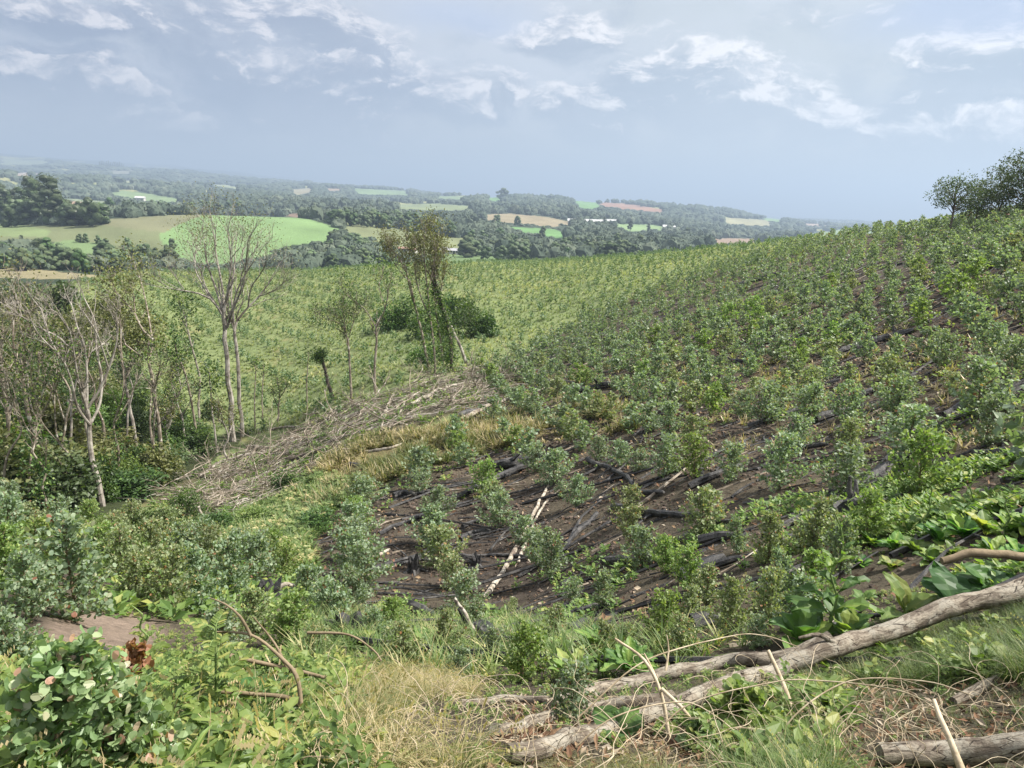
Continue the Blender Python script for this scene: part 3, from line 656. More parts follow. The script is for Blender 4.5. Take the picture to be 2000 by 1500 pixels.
for i, (pts, wpx, mt, lab, cat, lm, st) in enumerate(GR):
    log(cat.replace(' ', '_'), lab, cat, pts, wpx, mt, None, 8, 0.6, 0.7, lm, st, seed=100+i, rough=0.15, crook=0.35)

def airlog(name, label, cat, pts, wpx, mat, k=10, taper=0.6, seed=1, crook=0.5, lm=None, parts=(), step=None, wrap=False, knob=0.10):
    """a stem given as (px, py, distance): its own real line through the air, resting where the photo rests it"""
    if name in ('fallen_log', 'fallen_branch'):
        pts = [(a_, b_, min(c_, math.hypot(*gp(min(a_, 2200), b_+wpx*0.35)[:2])*0.995)) for a_, b_, c_ in pts]
    P = np.array([P_(*p) for p in pts]); r_ = wpx*0.5*np.linalg.norm(P.mean(0))/F
    P = resample(P, step or max(0.03, r_*0.7)); n_ = len(P); s = np.linspace(0, 1, n_)
    per = np.stack([fbm(s*n_*0.12, s*0+seed, 3, 3), fbm(s*n_*0.12, s*0+seed+50, 4, 3), fbm(s*n_*0.12, s*0+seed+90, 5, 3)], -1); P = P+per*r_*crook
    rad = r_*(1.1-(1-taper)*s)*(1+0.16*fbm(s*n_*0.22, s*0+seed*3, 9, 3))
    root = P[0].copy(); g = Geo(); tube(g, P, rad, k, 0.5, knob=knob, seed=seed)
    o = g.build(name, mat, smooth_=True, loc=root)
    if wrap:
        nv = len(o.data.vertices); L = np.concatenate([[0], np.cumsum(np.linalg.norm(np.diff(P, axis=0), axis=1))])
        th = np.tile(np.arange(k)/k, n_); ll = np.repeat(L, k)
        uv = np.stack([ll, np.abs(th-0.5)*2*0.6, np.zeros_like(ll)], -1); uv = np.concatenate([uv, uv[:k], uv[-k:]])
        at = o.data.attributes.new('wrap', 'FLOAT_VECTOR', 'POINT'); at.data.foreach_set('vector', uv[:nv].astype(np.float32).ravel())
    tag(o, label, cat)
    for nm, pp, wp in parts:
        Q = np.array([P_(*p) for p in pp]); g2 = Geo(); rr = wp*0.5*np.linalg.norm(Q[0])/F
        Q = resample(Q, 0.03); tube(g2, Q, np.linspace(rr*1.2, rr*0.45, len(Q)), 7, 0.5, knob=0.1); ob = g2.build(nm, mat, parent=o, smooth_=True, loc=root); ob.location = (0, 0, 0)
        if wrap:
            at = ob.data.attributes.new('wrap', 'FLOAT_VECTOR', 'POINT'); co = np.concatenate(g2.V)*3; at.data.foreach_set('vector', co.astype(np.float32).ravel())
    if lm: LM.append((lm, float(np.mean([p[0] for p in pts])), float(np.mean([p[1] for p in pts]))))
    return o
airlog('fallen_log', 'long curved grey log with flaking bark stretching across the foreground grass', 'log',
       [(2120,1098,5.75),(2000,1152,5.35),(1850,1196,4.95),(1700,1240,4.55),(1600,1277,4.25),(1480,1320,3.95),(1400,1345,3.75),(1310,1385,3.55),(1200,1425,3.35),(1100,1454,3.2),(985,1480,3.1)],
       40, M_LOG, 22, 0.42, 3, 0.8, 'long grey log', [('branch_stub', [(1640,1262,4.3),(1600,1240,4.25),(1560,1246,4.2)], 10), ('branch_stub', [(1455,1330,3.85),(1450,1312,3.8)], 12)], wrap=True)
airlog('fallen_branch', 'thinner grey branch lying above and left of the long grey log', 'branch',
       [(1620,1252,4.6),(1500,1292,4.5),(1420,1292,4.45),(1330,1309,4.4),(1210,1334,4.3),(1100,1368,4.2),(1080,1376,4.15)], 25, M_LOG, 14, 0.8, 5, 0.9, 'upper grey branch', wrap=True)
airlog('fallen_branch', 'short straight grey branch stuck against the thinner branch, leftmost of the foreground timber', 'branch',
       [(1150,1352,4.25),(1080,1368,4.2),(1000,1364,4.15),(900,1372,4.1)], 15, M_LOG, 12, 0.8, 6, 0.8, wrap=True)
airlog('fallen_branch', 'knotted grey branch with black broken end between the two foreground logs', 'branch',
       [(1312,1366,3.8),(1270,1374,3.78),(1180,1380,3.75),(1100,1396,3.7),(1030,1416,3.6),(960,1430,3.5)], 24, M_LOG, 14, 0.75, 7, 0.9, 'knotted branch', [('branch_stub', [(1180,1384,3.7),(1176,1368,3.68)], 12), ('charred_end', [(1290,1378,3.78),(1318,1360,3.82),(1330,1352,3.85)], 17)], wrap=True)
airlog('fallen_log', 'dark weathered log at the bottom right corner under dry stems', 'log',
       [(2060,1450,3.0),(1950,1462,2.95),(1850,1475,2.9),(1715,1480,2.85)], 36, M_LOG, 20, 0.85, 8, 0.6, 'corner weathered log', wrap=True)
airlog('fallen_log', 'grey log deep in the grass near the right side', 'log',
       [(2060,1285,4.5),(1960,1320,4.3),(1860,1370,4.1)], 15, M_LOG, 14, 0.85, 9, 0.6, wrap=True)
airlog('fallen_branch', 'smooth grey-brown branch jutting in above the broad dark leaves at the right', 'branch',
       [(2080,1090,6.1),(2000,1086,6.0),(1950,1082,5.9),(1895,1080,5.8),(1865,1090,5.75),(1840,1097,5.7)], 15, M_STEM, 12, 0.7, 10, 0.5, 'jutting branch')
airlog('fallen_branch', 'brown branch with a fork lying under leaves at the bottom left', 'branch',
       [(720,1468,2.75),(650,1462,2.75),(560,1466,2.7),(495,1455,2.7)], 20, M_LOG, 12, 0.75, 11, 1.0, 'forked bottom branch', [('side_branch', [(558,1472,2.7),(530,1490,2.65),(480,1497,2.6)], 10)], wrap=True)
airlog('bare_branch', 'arching leafless branch over the leaves at the bottom left', 'branch',
       [(700,1498,2.6),(672,1445,2.6),(630,1415,2.6),(600,1390,2.62),(570,1363,2.65),(500,1355,2.7),(432,1352,2.75)], 11, M_STEM, 9, 0.45, 12, 0.8, 'arching bare branch',
       [('side_branch', [(588,1380,2.62),(584,1335,2.65),(570,1305,2.7),(550,1285,2.72),(490,1240,2.78),(402,1234,2.85)], 7), ('twig', [(490,1242,2.78),(470,1205,2.8),(440,1180,2.85),(410,1168,2.9)], 5)])
airlog('bare_branch', 'straight thin dark branch slanting right across the leaves', 'branch',
       [(450,1281,3.3),(560,1305,3.2),(640,1325,3.1),(692,1340,3.05)], 8, M_STEM, 8, 0.5, 13, 0.4, None, [('twig', [(560,1303,3.2),(535,1255,3.25),(495,1205,3.3)], 5)])
airlog('bare_branch', 'leaning bare stick reaching the left of the burnt stump', 'branch',
       [(600,1236,4.3),(680,1240,4.2),(730,1270,4.1),(745,1290,4.0)], 5, M_STEM, 7, 0.5, 14, 0.4)
airlog('bare_branch', 'tall forked dead twig standing over the middle of the long grey log', 'branch',
       [(1318,1510,2.7),(1305,1430,2.75),(1292,1360,2.8),(1258,1290,2.85),(1200,1248,2.9)], 8, M_VINE, 8, 0.45, 15, 0.5, 'forked dead twig',
       [('twig', [(1290,1352,2.8),(1275,1310,2.85),(1258,1276,2.9)], 6), ('twig', [(1292,1345,2.8),(1330,1380,2.75),(1372,1420,2.7),(1480,1425,2.65),(1600,1450,2.6)], 6), ('twig', [(1300,1310,2.85),(1306,1270,2.9),(1302,1240,2.92)], 4)])
airlog('dead_stick', 'pale dead stick leaning in front of the bottom right log', 'stick',
       [(1880,1510,2.4),(1855,1445,2.45),(1835,1400,2.5),(1824,1368,2.55)], 11, M_VINE, 8, 0.5, 16, 0.4)
airlog('dead_stick', 'short pale stick poking up at the top edge of the long grey log', 'stick',
       [(1552,1410,3.3),(1530,1340,3.4),(1499,1270,3.5)], 9, M_VINE, 8, 0.6, 17, 0.4)
airlog('dead_branch', 'bleached branch leaning on the fat blackened log', 'branch',
       [(968,1248,8.0),(935,1240,8.0),(918,1222,8.05),(905,1195,8.15),(888,1165,8.3)], 8, M_PALE, 8, 0.5, 18, 1.0, 'bleached leaning branch')

# ---------------------------------------------------------------- stumps
def stump(label, px, py, wpx, hpx, mat, lm, seed=1, lean=0.0):
    q = np.random.default_rng(seed); b = gp(px, py); D = np.linalg.norm(b); r_ = wpx*0.5*D/F; h = hpx*D/F
    root = empty('burnt_stump', b); tag(root, label, 'stump')
    k = 14; g = Geo(); th = np.arange(k)*2*math.pi/k; hs = [0, 0.25, 0.6, 1.0]; rs = [1.35, 1.05, 0.95, 0.85]; V = []
    jag = q.uniform(0.55, 1.25, k)
    for hh, rr in zip(hs, rs):
        for i in range(k):
            rj = r_*rr*(1+0.3*(q.random()-0.5)); z = h*hh*(jag[i] if hh > 0.5 else 1) - (0.15 if hh == 0 else 0)
            V.append((rj*math.cos(th[i])+lean*z, rj*math.sin(th[i]), z))
    V.append((lean*h*.4, 0, h*0.45)); F_ = [[l*k+i, l*k+(i+1) % k, (l+1)*k+(i+1) % k, (l+1)*k+i] for l in range(3) for i in range(k)]
    g.add(V, F_); g.Fs.append(np.array([[3*k+i, 3*k+(i+1) % k, 4*k] for i in range(k)])); g.M.append(0)
    g.build('trunk_base', mat, root)
    g = Geo()
    for i in range(5):
        a = q.uniform(0, 6.28); L = r_*q.uniform(1.6, 3); d = np.array([math.cos(a), math.sin(a), 0])
        tube(g, [d*r_*0.6+[0, 0, h*.25], d*(r_+L*.4)+[0, 0, 0.06*h], d*(r_+L)+[0, 0, -0.08]], [r_*.35, r_*.25, r_*.08], 6, 0.5, knob=0.2)
    g.build('roots', mat, root); LM.append((lm, px, py))
stump('round charred stump with a log rising from it, on the burnt slope', 808, 1118, 22, 34, M_CHAR, 'round charred stump', 3)
stump('low black hollow stump with white cracks between the left saplings', 518, 1172, 46, 34, M_CHAR, 'hollow black stump', 4, 0.3)
stump('split grey and black stump above the dry grass', 690, 1243, 56, 46, M_CHAR, 'split grey stump', 5, -0.2)
stump('small burnt stump hidden by saplings left of the pale pole', 930, 1105, 20, 22, M_CHAR, 'small burnt stump', 6)
airlog('dead_branch', 'white forked dead branch beside the hollow black stump', 'branch',
       [(545,1148,11.3),(558,1140,11.3),(575,1146,11.3),(584,1132,11.3),(588,1112,11.3)], 8, M_PALE, 8, 0.6, 19, 1.0, 'white forked branch', [('twig', [(586,1122,11.3),(605,1128,11.3),(625,1141,11.3)], 3)])
# ---------------------------------------------------------------- plant templates
def euc(seed, nb, nl, ls, k, fat=0.42, red=0.25, sub=None):
    """young eucalyptus of unit height: returns (stem geometry, foliage geometry)"""
    q = np.random.default_rng(seed); st = Geo(); fo = Geo()
    bend = q.normal(size=2)*0.05
    S_ = lambda u: np.array([bend[0]*u*u, bend[1]*u*u, u])
    tube(st, [S_(u) for u in np.linspace(0, 0.97, 6)], np.linspace(0.016, 0.004, 6), 5, 0.5)
    asym = q.uniform(0, 6.28)
    for i in range(nb):
        u = 0.01+0.93*((i+q.random())/nb)**1.15; a = i*2.4+q.normal()*0.5
        L = fat*(1-u)**0.62*(0.55+0.6*q.random())*(1+0.22*math.cos(a-asym)) + 0.05
        elv = R_(q.uniform(18, 52)); d = np.array([math.cos(a)*math.cos(elv), math.sin(a)*math.cos(elv), math.sin(elv)])
        p0 = S_(u); n_ = 5; t = np.linspace(0, 1, n_)[:, None]
        pts = p0 + d*L*t + np.array([0, 0, 1])*(0.10*L*t**2*q.uniform(-0.3, 1.6)) + q.normal(size=(n_, 3))*0.012*t
        tube(st, pts, np.linspace(0.006, 0.002, n_), 3, 0.5, cap=False)
        m_ = max(3, int(nl*(0.5+L/fat)))
        tt = np.clip(q.random(m_)**0.75, 0, 1); jj = np.clip((tt*(n_-1)).astype(int), 0, n_-2); f = (tt*(n_-1)-jj)[:, None]
        pp = pts[jj]*(1-f)+pts[jj+1]*f + q.normal(size=(m_, 3))*0.022
        ax = norm(d*0.5+rdir(m_, q)*0.9 + np.array([0, 0, 0.15]))
        hue = q.random()*0.25
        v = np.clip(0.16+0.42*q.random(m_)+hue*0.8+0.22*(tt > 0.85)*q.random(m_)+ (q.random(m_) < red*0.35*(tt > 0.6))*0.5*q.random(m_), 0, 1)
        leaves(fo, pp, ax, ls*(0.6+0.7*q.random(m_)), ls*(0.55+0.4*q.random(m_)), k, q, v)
    m_ = max(6, nl//2); pp = S_(0.97)+q.normal(size=(m_, 3))*0.03; leaves(fo, pp, rdir(m_, q)+[0, 0, 0.8], ls*0.7, ls*0.45, k, q, np.clip(0.5+0.5*q.random(m_), 0, 1))
    return st, fo
def proto(name, st, fo, mats, label, cat, group):
    root = empty(name, (0, 0, 0)); tag(root, label, cat, group)
    st.build('stem', mats[0], root); fo.build('foliage', mats[1], root); return root
ORD = ['', 'second', 'third', 'fourth', 'fifth', 'sixth', 'seventh', 'eighth', 'ninth', 'tenth', 'eleventh', 'twelfth', 'thirteenth', 'fourteenth', 'fifteenth', 'sixteenth', 'seventeenth', 'eighteenth', 'nineteenth', 'twentieth'] + ['%s-%s' % (a_, b_) for a_ in ('twenty', 'thirty') for b_ in ('first', 'second', 'third', 'fourth', 'fifth', 'sixth', 'seventh', 'eighth', 'ninth')]
def place_labels(items, noun, lms=None, desc=None):
    """items: [(obj, px, py)]: each label says which, from the nearest landmark outwards"""
    lms = lms or LM; b = {}
    for it in items:
        o, x, y = it[:3]
        d = [math.hypot(x-l[1], (y-l[2])*1.3) for l in lms]; j = int(np.argmin(d)); l = lms[j]
        an = math.degrees(math.atan2(l[2]-y, x-l[1])) % 360
        dr = ['right of', 'up and right of', 'above', 'up and left of', 'left of', 'down and left of', 'below', 'down and right of'][int(((an+22.5) % 360)//45)]
        b.setdefault((j, dr), []).append((d[j], it))
    for (j, dr), ls in b.items():
        ls.sort(key=lambda t: t[0])
        for i, (_, it) in enumerate(ls):
            w_ = (desc(it)+' ' if desc else '')
            od = ORD[min(i, 37)]
            ph = lms[j][0]
            it[0]['label'] = f"{w_}{noun}, {(od+' ') if od else 'nearest '}{dr} the {ph}"
NEAR_T = [euc(s, 50, 27, 0.050, 7, 0.47, 0.45) for s in (11, 12, 13, 14)]
MID_T = [euc(s, 54, 21, 0.062, 4, 0.56, 0.3) for s in (21, 22, 23, 24, 25)]
FAR_T = [euc(s, 30, 13, 0.105, 4, 0.55, 0.25) for s in (31, 32, 33, 34)]
EG = 'young eucalyptus saplings of the planted rows'
protos = {}
def sapling(x, y, h, kind, i, rz, matl=None, wide=1.0, fixed=None):
    T_ = {'near': NEAR_T, 'mid': MID_T, 'far': FAR_T}[kind]; i = i % len(T_); key = (kind, i, matl.name if matl else '')
    if key not in protos:
        st, fo = T_[i]
        if kind == 'far':
            g = Geo(); g.merge(fo); g.merge(st); g.M = [0]*len(fo.M)+[1]*len(st.M); r = g.build('eucalyptus_sapling', [matl or M_EUC, M_STEM]); tag(r, '', 'sapling', EG); r['category'] = 'sapling'
        else: r = proto('eucalyptus_sapling', st, fo, (M_STEM, matl or M_EUC), None, 'sapling', EG)
        protos[key] = r; o = r
    else: o = copy_tree(protos[key])
    o.location = (x, y, float(zgrid(x, y))-0.02); o.rotation_euler = (0, 0, rz); o.scale = (h*wide, h*wide, h)
    if fixed: o['label'] = fixed
    return o
SAP = []      # (object, px, py, height, distance)
taken = []
def put(px, py, hpx, kind=None, i=None, matl=None, wide=1.0, fixed=None):
    p = gp(px, py); D = np.linalg.norm(p); h = hpx*D/F
    r = math.hypot(p[0], p[1]); kind = kind or ('near' if r < 11 else 'mid')
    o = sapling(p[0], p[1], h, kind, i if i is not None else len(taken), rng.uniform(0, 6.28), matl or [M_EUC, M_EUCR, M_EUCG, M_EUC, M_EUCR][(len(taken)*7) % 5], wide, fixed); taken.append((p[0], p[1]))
    if fixed is None: SAP.append((o, px, py-hpx*0.5, h, r))
    return o
for (px, py, hp) in [(1115,1405,125),(1020,1330,150),(795,1310,145),(865,1285,110),(690,1200,120),(640,1225,110),(560,1270,120),(500,1240,120),(620,1290,100),
    (150,1215,180),(60,1215,150),(15,1150,140),(340,1200,150),(270,1185,130),(400,1190,130),(455,1170,120),(90,1130,120),(420,1130,110),(300,1110,110),(365,1110,100),(500,1150,120),
    (560,1130,90),(60,1070,90),(230,1075,85),(120,1052,70),(20,1030,75),(180,1040,65),(260,1045,60),(330,1055,65),(400,1080,80),(470,1095,85),(540,1100,75),(300,1075,80),(140,1100,100),
    (35,1330,160),(440,1290,130),(1290,1265,135),(1420,1245,115),(1225,1280,100),(1520,1185,140),(1475,1265,90),(1345,1150,95),(1580,1095,150),(1380,1180,90),(1175,1190,95),(1250,1110,100),(1300,1120,90),
    (1180,1290,90),(1330,1285,100),(960,1300,90),(740,1260,95),(1580,1180,110),(1500,1100,120),(1230,1060,100),(1440,1080,70),(930,1240,80),
    (205,1110,95),(240,1130,100),(450,1125,85),(600,1195,95),(20,1085,100),
    (765,1240,85),(1000,1210,60),(1085,1260,100),(1120,1180,70),(1640,1120,110),(1690,1060,100),(1340,1225,90),(1500,1210,110),(1560,1230,100),(890,1330,90)]:
    put(px, py, hp*0.95*rng.uniform(0.78, 1.12), wide=rng.uniform(0.85, 1.1))
# planted grid over the burnt slope
RD = np.array([0.21, -0.978]); RP = np.array([0.978, 0.21])
q = np.random.default_rng(77)
u_, v_ = np.meshgrid(np.arange(-70, 70)*1.95, np.arange(-5, 90)*1.7, indexing='ij')
v_ = v_+0.85*(np.arange(140)[:, None] % 2); gx = (u_*RP[0]-v_*RD[0]).ravel(); gy = (u_*RP[1]-v_*RD[1]).ravel()
gx = gx+q.normal(size=gx.shape)*0.10; gy = gy+q.normal(size=gy.shape)*0.18
rr = np.hypot(gx, gy); ok = (rr > 9.5) & (rr < 92) & (gy > 2) & (q.random(gx.shape) > 0.07); gx, gy, rr = gx[ok], gy[ok], rr[ok]
gz = zgrid(gx, gy); sx_, sy_, _ = proj(np.stack([gx, gy, gz], -1))
PLANT = [(640,1180),(600,1090),(690,985),(790,905),(930,845),(960,800),(905,745),(965,715),(1080,650),(1230,585),(1330,545),(1420,515),(1560,478),(1760,440),(2300,345),(2300,1000),(1560,1230),(900,1230)]
ok = inpoly(sx_, sy_, PLANT); ok &= ~(inpoly(sx_, sy_, [(1000,1100),(1060,960),(1150,960),(1240,1000),(1200,1150),(1020,1180)]) & (q.random(sx_.shape) < 0.08))
ok &= ~(inpoly(sx_, sy_, [(1600,1000),(1800,930),(1800,960),(1700,1030)]))
tk = np.array(taken)
for i in np.nonzero(ok)[0]:
    if np.min(np.hypot(tk[:, 0]-gx[i], tk[:, 1]-gy[i])) < 0.95: ok[i] = False
gx, gy, gz, rr, sx_, sy_ = [a[ok] for a in (gx, gy, gz, rr, sx_, sy_)]
hh = q.uniform(0.80, 1.22, gx.shape)*(1.02+0.08*smooth(rr, 12, 35)); hh[q.random(hh.shape) < 0.07] *= 0.6
inview = (sx_ > -20) & (sx_ < 2030)
order = np.argsort(rr + 1000*(~inview)); nind = 300-len(SAP)
for c_, i in enumerate(order[:nind]):
    kind = 'mid' if rr[i] < 24 else 'far'
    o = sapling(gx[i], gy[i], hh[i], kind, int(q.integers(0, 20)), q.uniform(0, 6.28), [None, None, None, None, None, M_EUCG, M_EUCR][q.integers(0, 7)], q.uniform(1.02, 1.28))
    SAP.append((o, sx_[i], sy_[i]-hh[i]*F/rr[i]*0.5, hh[i], rr[i]))
rest = order[nind:]; rest = rest[(rr[rest] < 92) & (sx_[rest] < 2300)]
FAR2 = [euc(s, 20, 8, 0.14, 4, 0.55, 0.3)[1] for s in (41, 42, 43, 44, 45)]
print('saplings beyond', len(rest))
g = Geo(); w_ = q.integers(0, 5, len(rest))
for t in range(5):
    s = rest[w_ == t]
    g.scatter(FAR2[t], np.stack([gx[s], gy[s], gz[s]-0.03], -1), q.uniform(0, 6.28, len(s)), hh[s]*q.uniform(0.95, 1.15, len(s)), v=q.uniform(-0.18, 0.12, len(s)), scz=hh[s])
o = g.build('eucalyptus_rows', M_EUC); tag(o, 'hundreds of smaller eucalyptus saplings covering the upper slope to the ridge', 'saplings', kind='stuff')
def sdesc(it):
    h = it[3]; return 'low' if h < 0.8 else ('tall' if h > 1.35 else 'bushy')
LM += [('tall stalk weed', 1620, 1150), ('lone dark round bush', 365, 955), ('bare soil patch at the left', 200, 1235), ('leaning tree clump', 850, 700)]
place_labels(SAP, 'eucalyptus sapling', desc=sdesc)

# ---------------------------------------------------------------- grasses and ground plants
def tuft(seed, nb, L, W, segs=3, spread=0.5, droop=0.5, head=0.0):
    q = np.random.default_rng(seed); g = Geo()
    for i in range(nb):
        a = q.uniform(0, 6.28); l = L*q.uniform(0.55, 1.15); p = np.array([q.normal()*0.03, q.normal()*0.03, 0])*L*2; el_ = q.uniform(1-spread, 1.0)*1.45
        pts = [p]; e_ = el_
        for s in range(segs):
            d = np.array([math.cos(a)*math.cos(e_), math.sin(a)*math.cos(e_), math.sin(e_)]); p = p+d*l/segs; pts.append(p); e_ -= droop*q.uniform(0.3, 1.4)/segs*1.6; a += q.normal()*0.25
        pts = np.array(pts); sd_ = np.array([-math.sin(a), math.cos(a), 0]); wd = W*np.concatenate([[0.7], np.linspace(1, 0.35, segs-1), [0.08]]) if segs > 1 else np.array([W, W*0.1])
        V = np.concatenate([pts-sd_*wd[:, None]/2, pts+sd_*wd[:, None]/2]); n_ = len(pts)
        g.add(V, [[j, j+1, n_+j+1, n_+j] for j in range(n_-1)], q.random()*0.6+0.1+0.15*np.concatenate([np.linspace(0, 1, n_)]*2))
        if head and q.random() < head*0.6:
            for t in range(4):
                pp = pts[-1]-(pts[-1]-pts[-2])*t*0.22; g.add(np.stack([pp, pp+[W*1.2, 0, W*2.2], pp+[0, 0, W*4], pp+[-W*1.2, 0, W*2]]), [[0, 1, 2, 3]], 0.9)
    return g
def herb(seed, n_, L, W, h, k=6):
    """small leafy weed: leaves up a few short stems"""
    q = np.random.default_rng(seed); g = Geo()
    a = q.uniform(0, 6.28, n_); z = h*q.random(n_)**1.2; pos = np.stack([np.cos(a), np.sin(a), z*0], -1)*(0.35*h*q.random(n_))[:, None]; pos[:, 2] = z
    ax = np.stack([np.cos(a), np.sin(a), q.uniform(-0.1, 0.7, n_)], -1)
    leaves(g, pos, ax, L*q.uniform(0.5, 1.1, n_), W*q.uniform(0.6, 1.1, n_), k, q, np.clip(0.25+0.25*z/h+0.55*q.random(n_)**1.5, 0, 1), upb=1.6)
    return g
def scatter_px(n_, poly, rmin, rmax, seed, dens=None, gap=0.0, thin=None):
    """ground points spread evenly by area over the world footprint of a picture region"""
    q = np.random.default_rng(seed); xs = [p[0] for p in poly]; a0 = math.atan2((min(xs)-1000)/F, 1)-0.06; a1 = math.atan2((max(xs)-1000)/F, 1)+0.06
    out = []
    tot = 0
    for _ in range(60):
        m_ = 20000; a = q.uniform(a0, a1, m_); r = np.sqrt(q.uniform(rmin**2, rmax**2, m_)); x = r*np.sin(a); y = r*np.cos(a); z = zgrid(x, y)
        px, py, _d = proj(np.stack([x, y, z], -1)); k = inpoly(px, py, poly)
        if gap: k &= (fbm(x/1.3, y/1.3, seed, 3)+0.35 > gap)
        if thin is not None: k &= q.random(m_) < thin(px, py, r)
        k &= fieldmask(x, y)[1] | (r < 60)
        out.append(np.stack([x, y, z], -1)[k]); tot += k.sum()
        if tot >= n_: break
    return np.concatenate(out)[:n_]
FULL = [(-300,300),(2300,300),(2300,1700),(-300,1700)]
def cover(name, label, tmpl, pts, mat, sc=(0.7, 1.3), seed=1, vj=0.15, vfun=None, cat='grass', scfun=None):
    q = np.random.default_rng(seed); g = Geo(); w_ = q.integers(0, len(tmpl), len(pts)); s_ = q.uniform(sc[0], sc[1], len(pts))
    if scfun is not None: s_ = s_*scfun(pts)
    vv = q.uniform(-vj, vj, len(pts)) + (vfun(pts) if vfun else 0)
    for t in range(len(tmpl)):
        k = w_ == t; g.scatter(tmpl[t], pts[k], q.uniform(0, 6.28, k.sum()), s_[k], v=vv[k], tilt=(q.normal(size=k.sum())*0.1, q.normal(size=k.sum())*0.1))
    o = g.build(name, mat); tag(o, label, cat, kind='stuff'); return o
FIELDP = [(-50,520),(160,533),(500,527),(820,518),(1000,510),(1250,500),(1600,465),(1620,485),(1420,530),(1230,600),(1080,660),(960,725),(900,745),(700,790),(620,830),(500,850),(330,850),(200,800),(-50,700)]
pts = scatter_px(24000, FIELDP, 40, 190, 5)
ftn = lambda P: 0.5*fbm(P[:, 0]/9, P[:, 1]/9, 61, 3)+0.10*fbm(P[:, 0]/2.5, P[:, 1]/2.5, 62, 2)
cover('field_grass', 'rough pale green grass over the far slope beyond the gully', [tuft(s, 16, 0.34, 0.04, 2, 0.7, 0.6) for s in (1, 2, 3)], pts, M_FIELD, (0.6, 1.35), 2, 0.14, lambda P: 0.05+ftn(P))
# pale planting rows in the grass field
q = np.random.default_rng(8)
u_, v_ = np.meshgrid(np.arange(-70, 70)*3.5, np.arange(-120, 190)*0.95, indexing='ij')
c1, s1 = math.cos(0.62), math.sin(0.62)
fx = (u_*c1-v_*s1).ravel(); fy = (u_*s1+v_*c1+60).ravel(); fx = fx+q.normal(size=fx.shape)*0.3; fy = fy+q.normal(size=fy.shape)*0.3
k = (fy > 30) & (np.hypot(fx, fy) < 175) & (np.hypot(fx, fy) > 45) & (np.abs(np.arctan2(fx, fy)) < 0.7) & (q.random(fx.shape) < 0.85); fx, fy = fx[k], fy[k]; fz = zgrid(fx, fy); a, b, _ = proj(np.stack([fx, fy, fz], -1))
k = inpoly(a, b, FIELDP); P = np.stack([fx, fy, fz], -1)[k]
g = Geo(); g.scatter(euc(51, 9, 4, 0.24, 4, 0.5, 0.0)[1], P, q.uniform(0, 6.28, len(P)), q.uniform(0.55, 0.9, len(P)), v=q.uniform(-0.1, 0.2, len(P)))
o = g.build('young_crop_rows', M_FIELD if False else mat_leaf('field_sapling', [(0, (0.055, 0.095, 0.045)), (0.6, (0.115, 0.165, 0.08)), (1, (0.19, 0.235, 0.125))], 0.3)); tag(o, 'countless small seedlings in rows in the far grass field', 'seedlings', kind='stuff')
# straw strip
pts = scatter_px(1900, STRAW, 18, 50, 6, gap=0.26)
cover('straw_grass', 'tall tan dry grass in a strip below the brushwood', [tuft(s, 14, 0.6, 0.035, 2, 0.6, 0.8) for s in (4, 5, 6)], pts, M_DRY, (0.5, 1.2), 3, 0.25, lambda P: -0.22+0.6*fbm(P[:, 0]/2.5, P[:, 1]/2.5, 85, 3))
pts = scatter_px(900, [(900,760),(1400,700),(2000,600),(2000,900),(1300,880),(900,860)], 14, 50, 61, gap=0.35)
cover('dry_tufts', 'small dry grass tufts between the upper saplings', [tuft(s, 10, 0.38, 0.03, 2, 0.8, 0.9) for s in (4, 5, 6)], pts, M_DRY, (0.5, 1.2), 3, 0.25)
# green grass on the gully's right bank and below the straw
BANK = [(330,1030),(450,1020),(560,960),(620,930),(720,950),(640,1010),(600,1075),(640,1150),(560,1110),(430,1075)]
pts = scatter_px(3500, BANK, 16, 42, 7)
cover('bank_grass', 'green grass and herbs on the bank left of the burnt slope', [tuft(s, 12, 0.45, 0.03, 2, 0.7, 0.8) for s in (7, 8)]+[herb(9, 18, 0.13, 0.09, 0.3, 4)], pts, M_GRASS, (0.5, 1.3), 4, 0.2, lambda P: -0.05+0.4*fbm(P[:, 0]/2, P[:, 1]/2, 86, 3))
LOGY = lambda px: np.interp(px, [-400, 400, 700, 985, 1310, 1600, 1850, 2000, 2300], [1250, 1300, 1360, 1455, 1370, 1262, 1180, 1135, 1040])
def cap(hgt, slack, lo=0.3):
    """plants in front of the long log stay low where it lies in the open"""
    def f(P):
        px, py, d = proj(P); room = (py-LOGY(px))*0.55+slack; room = np.where((px > 1640) & (py > 1475), (py-1505)*0.6+4, room); room = np.where((px > 1640) & (py > 1340) & (py <= 1475), 26, room); return np.clip(room*d/F/hgt, lo, 1.0)
    return f
lowcap = cap(0.22, 14, 0.22)
HB = [herb(s, 34, 0.062, 0.040, 0.14) for s in (1, 2, 3)]+[herb(4, 44, 0.05, 0.022, 0.20), herb(5, 22, 0.085, 0.055, 0.10)]
HBf = [herb(s, 12, 0.13, 0.07, 0.16, 4) for s in (1, 2, 3)]
LOW = [(-300,1200),(250,1160),(560,1140),(760,1220),(1000,1200),(1300,1180),(1560,1100),(1700,1030),(2300,900),(2300,1700),(-300,1700)]
pts = scatter_px(6500, LOW, 2.0, 13, 9, gap=0.27, thin=lambda x, y, r: np.clip(1.25-(r-5)/6, 0.06, 1)*np.where((x > 1050) & (y > LOGY(x)), 0.22, 1.0))
px, py, _ = proj(pts); pts = pts[~inpoly(px, py, [(110,1200),(260,1195),(285,1290),(120,1290)])]
r = np.hypot(pts[:, 0], pts[:, 1]); near = pts[r < 7.5]
wv_ = lambda P: 0.30*fbm(P[:, 0]/0.9, P[:, 1]/0.9, 71, 3)
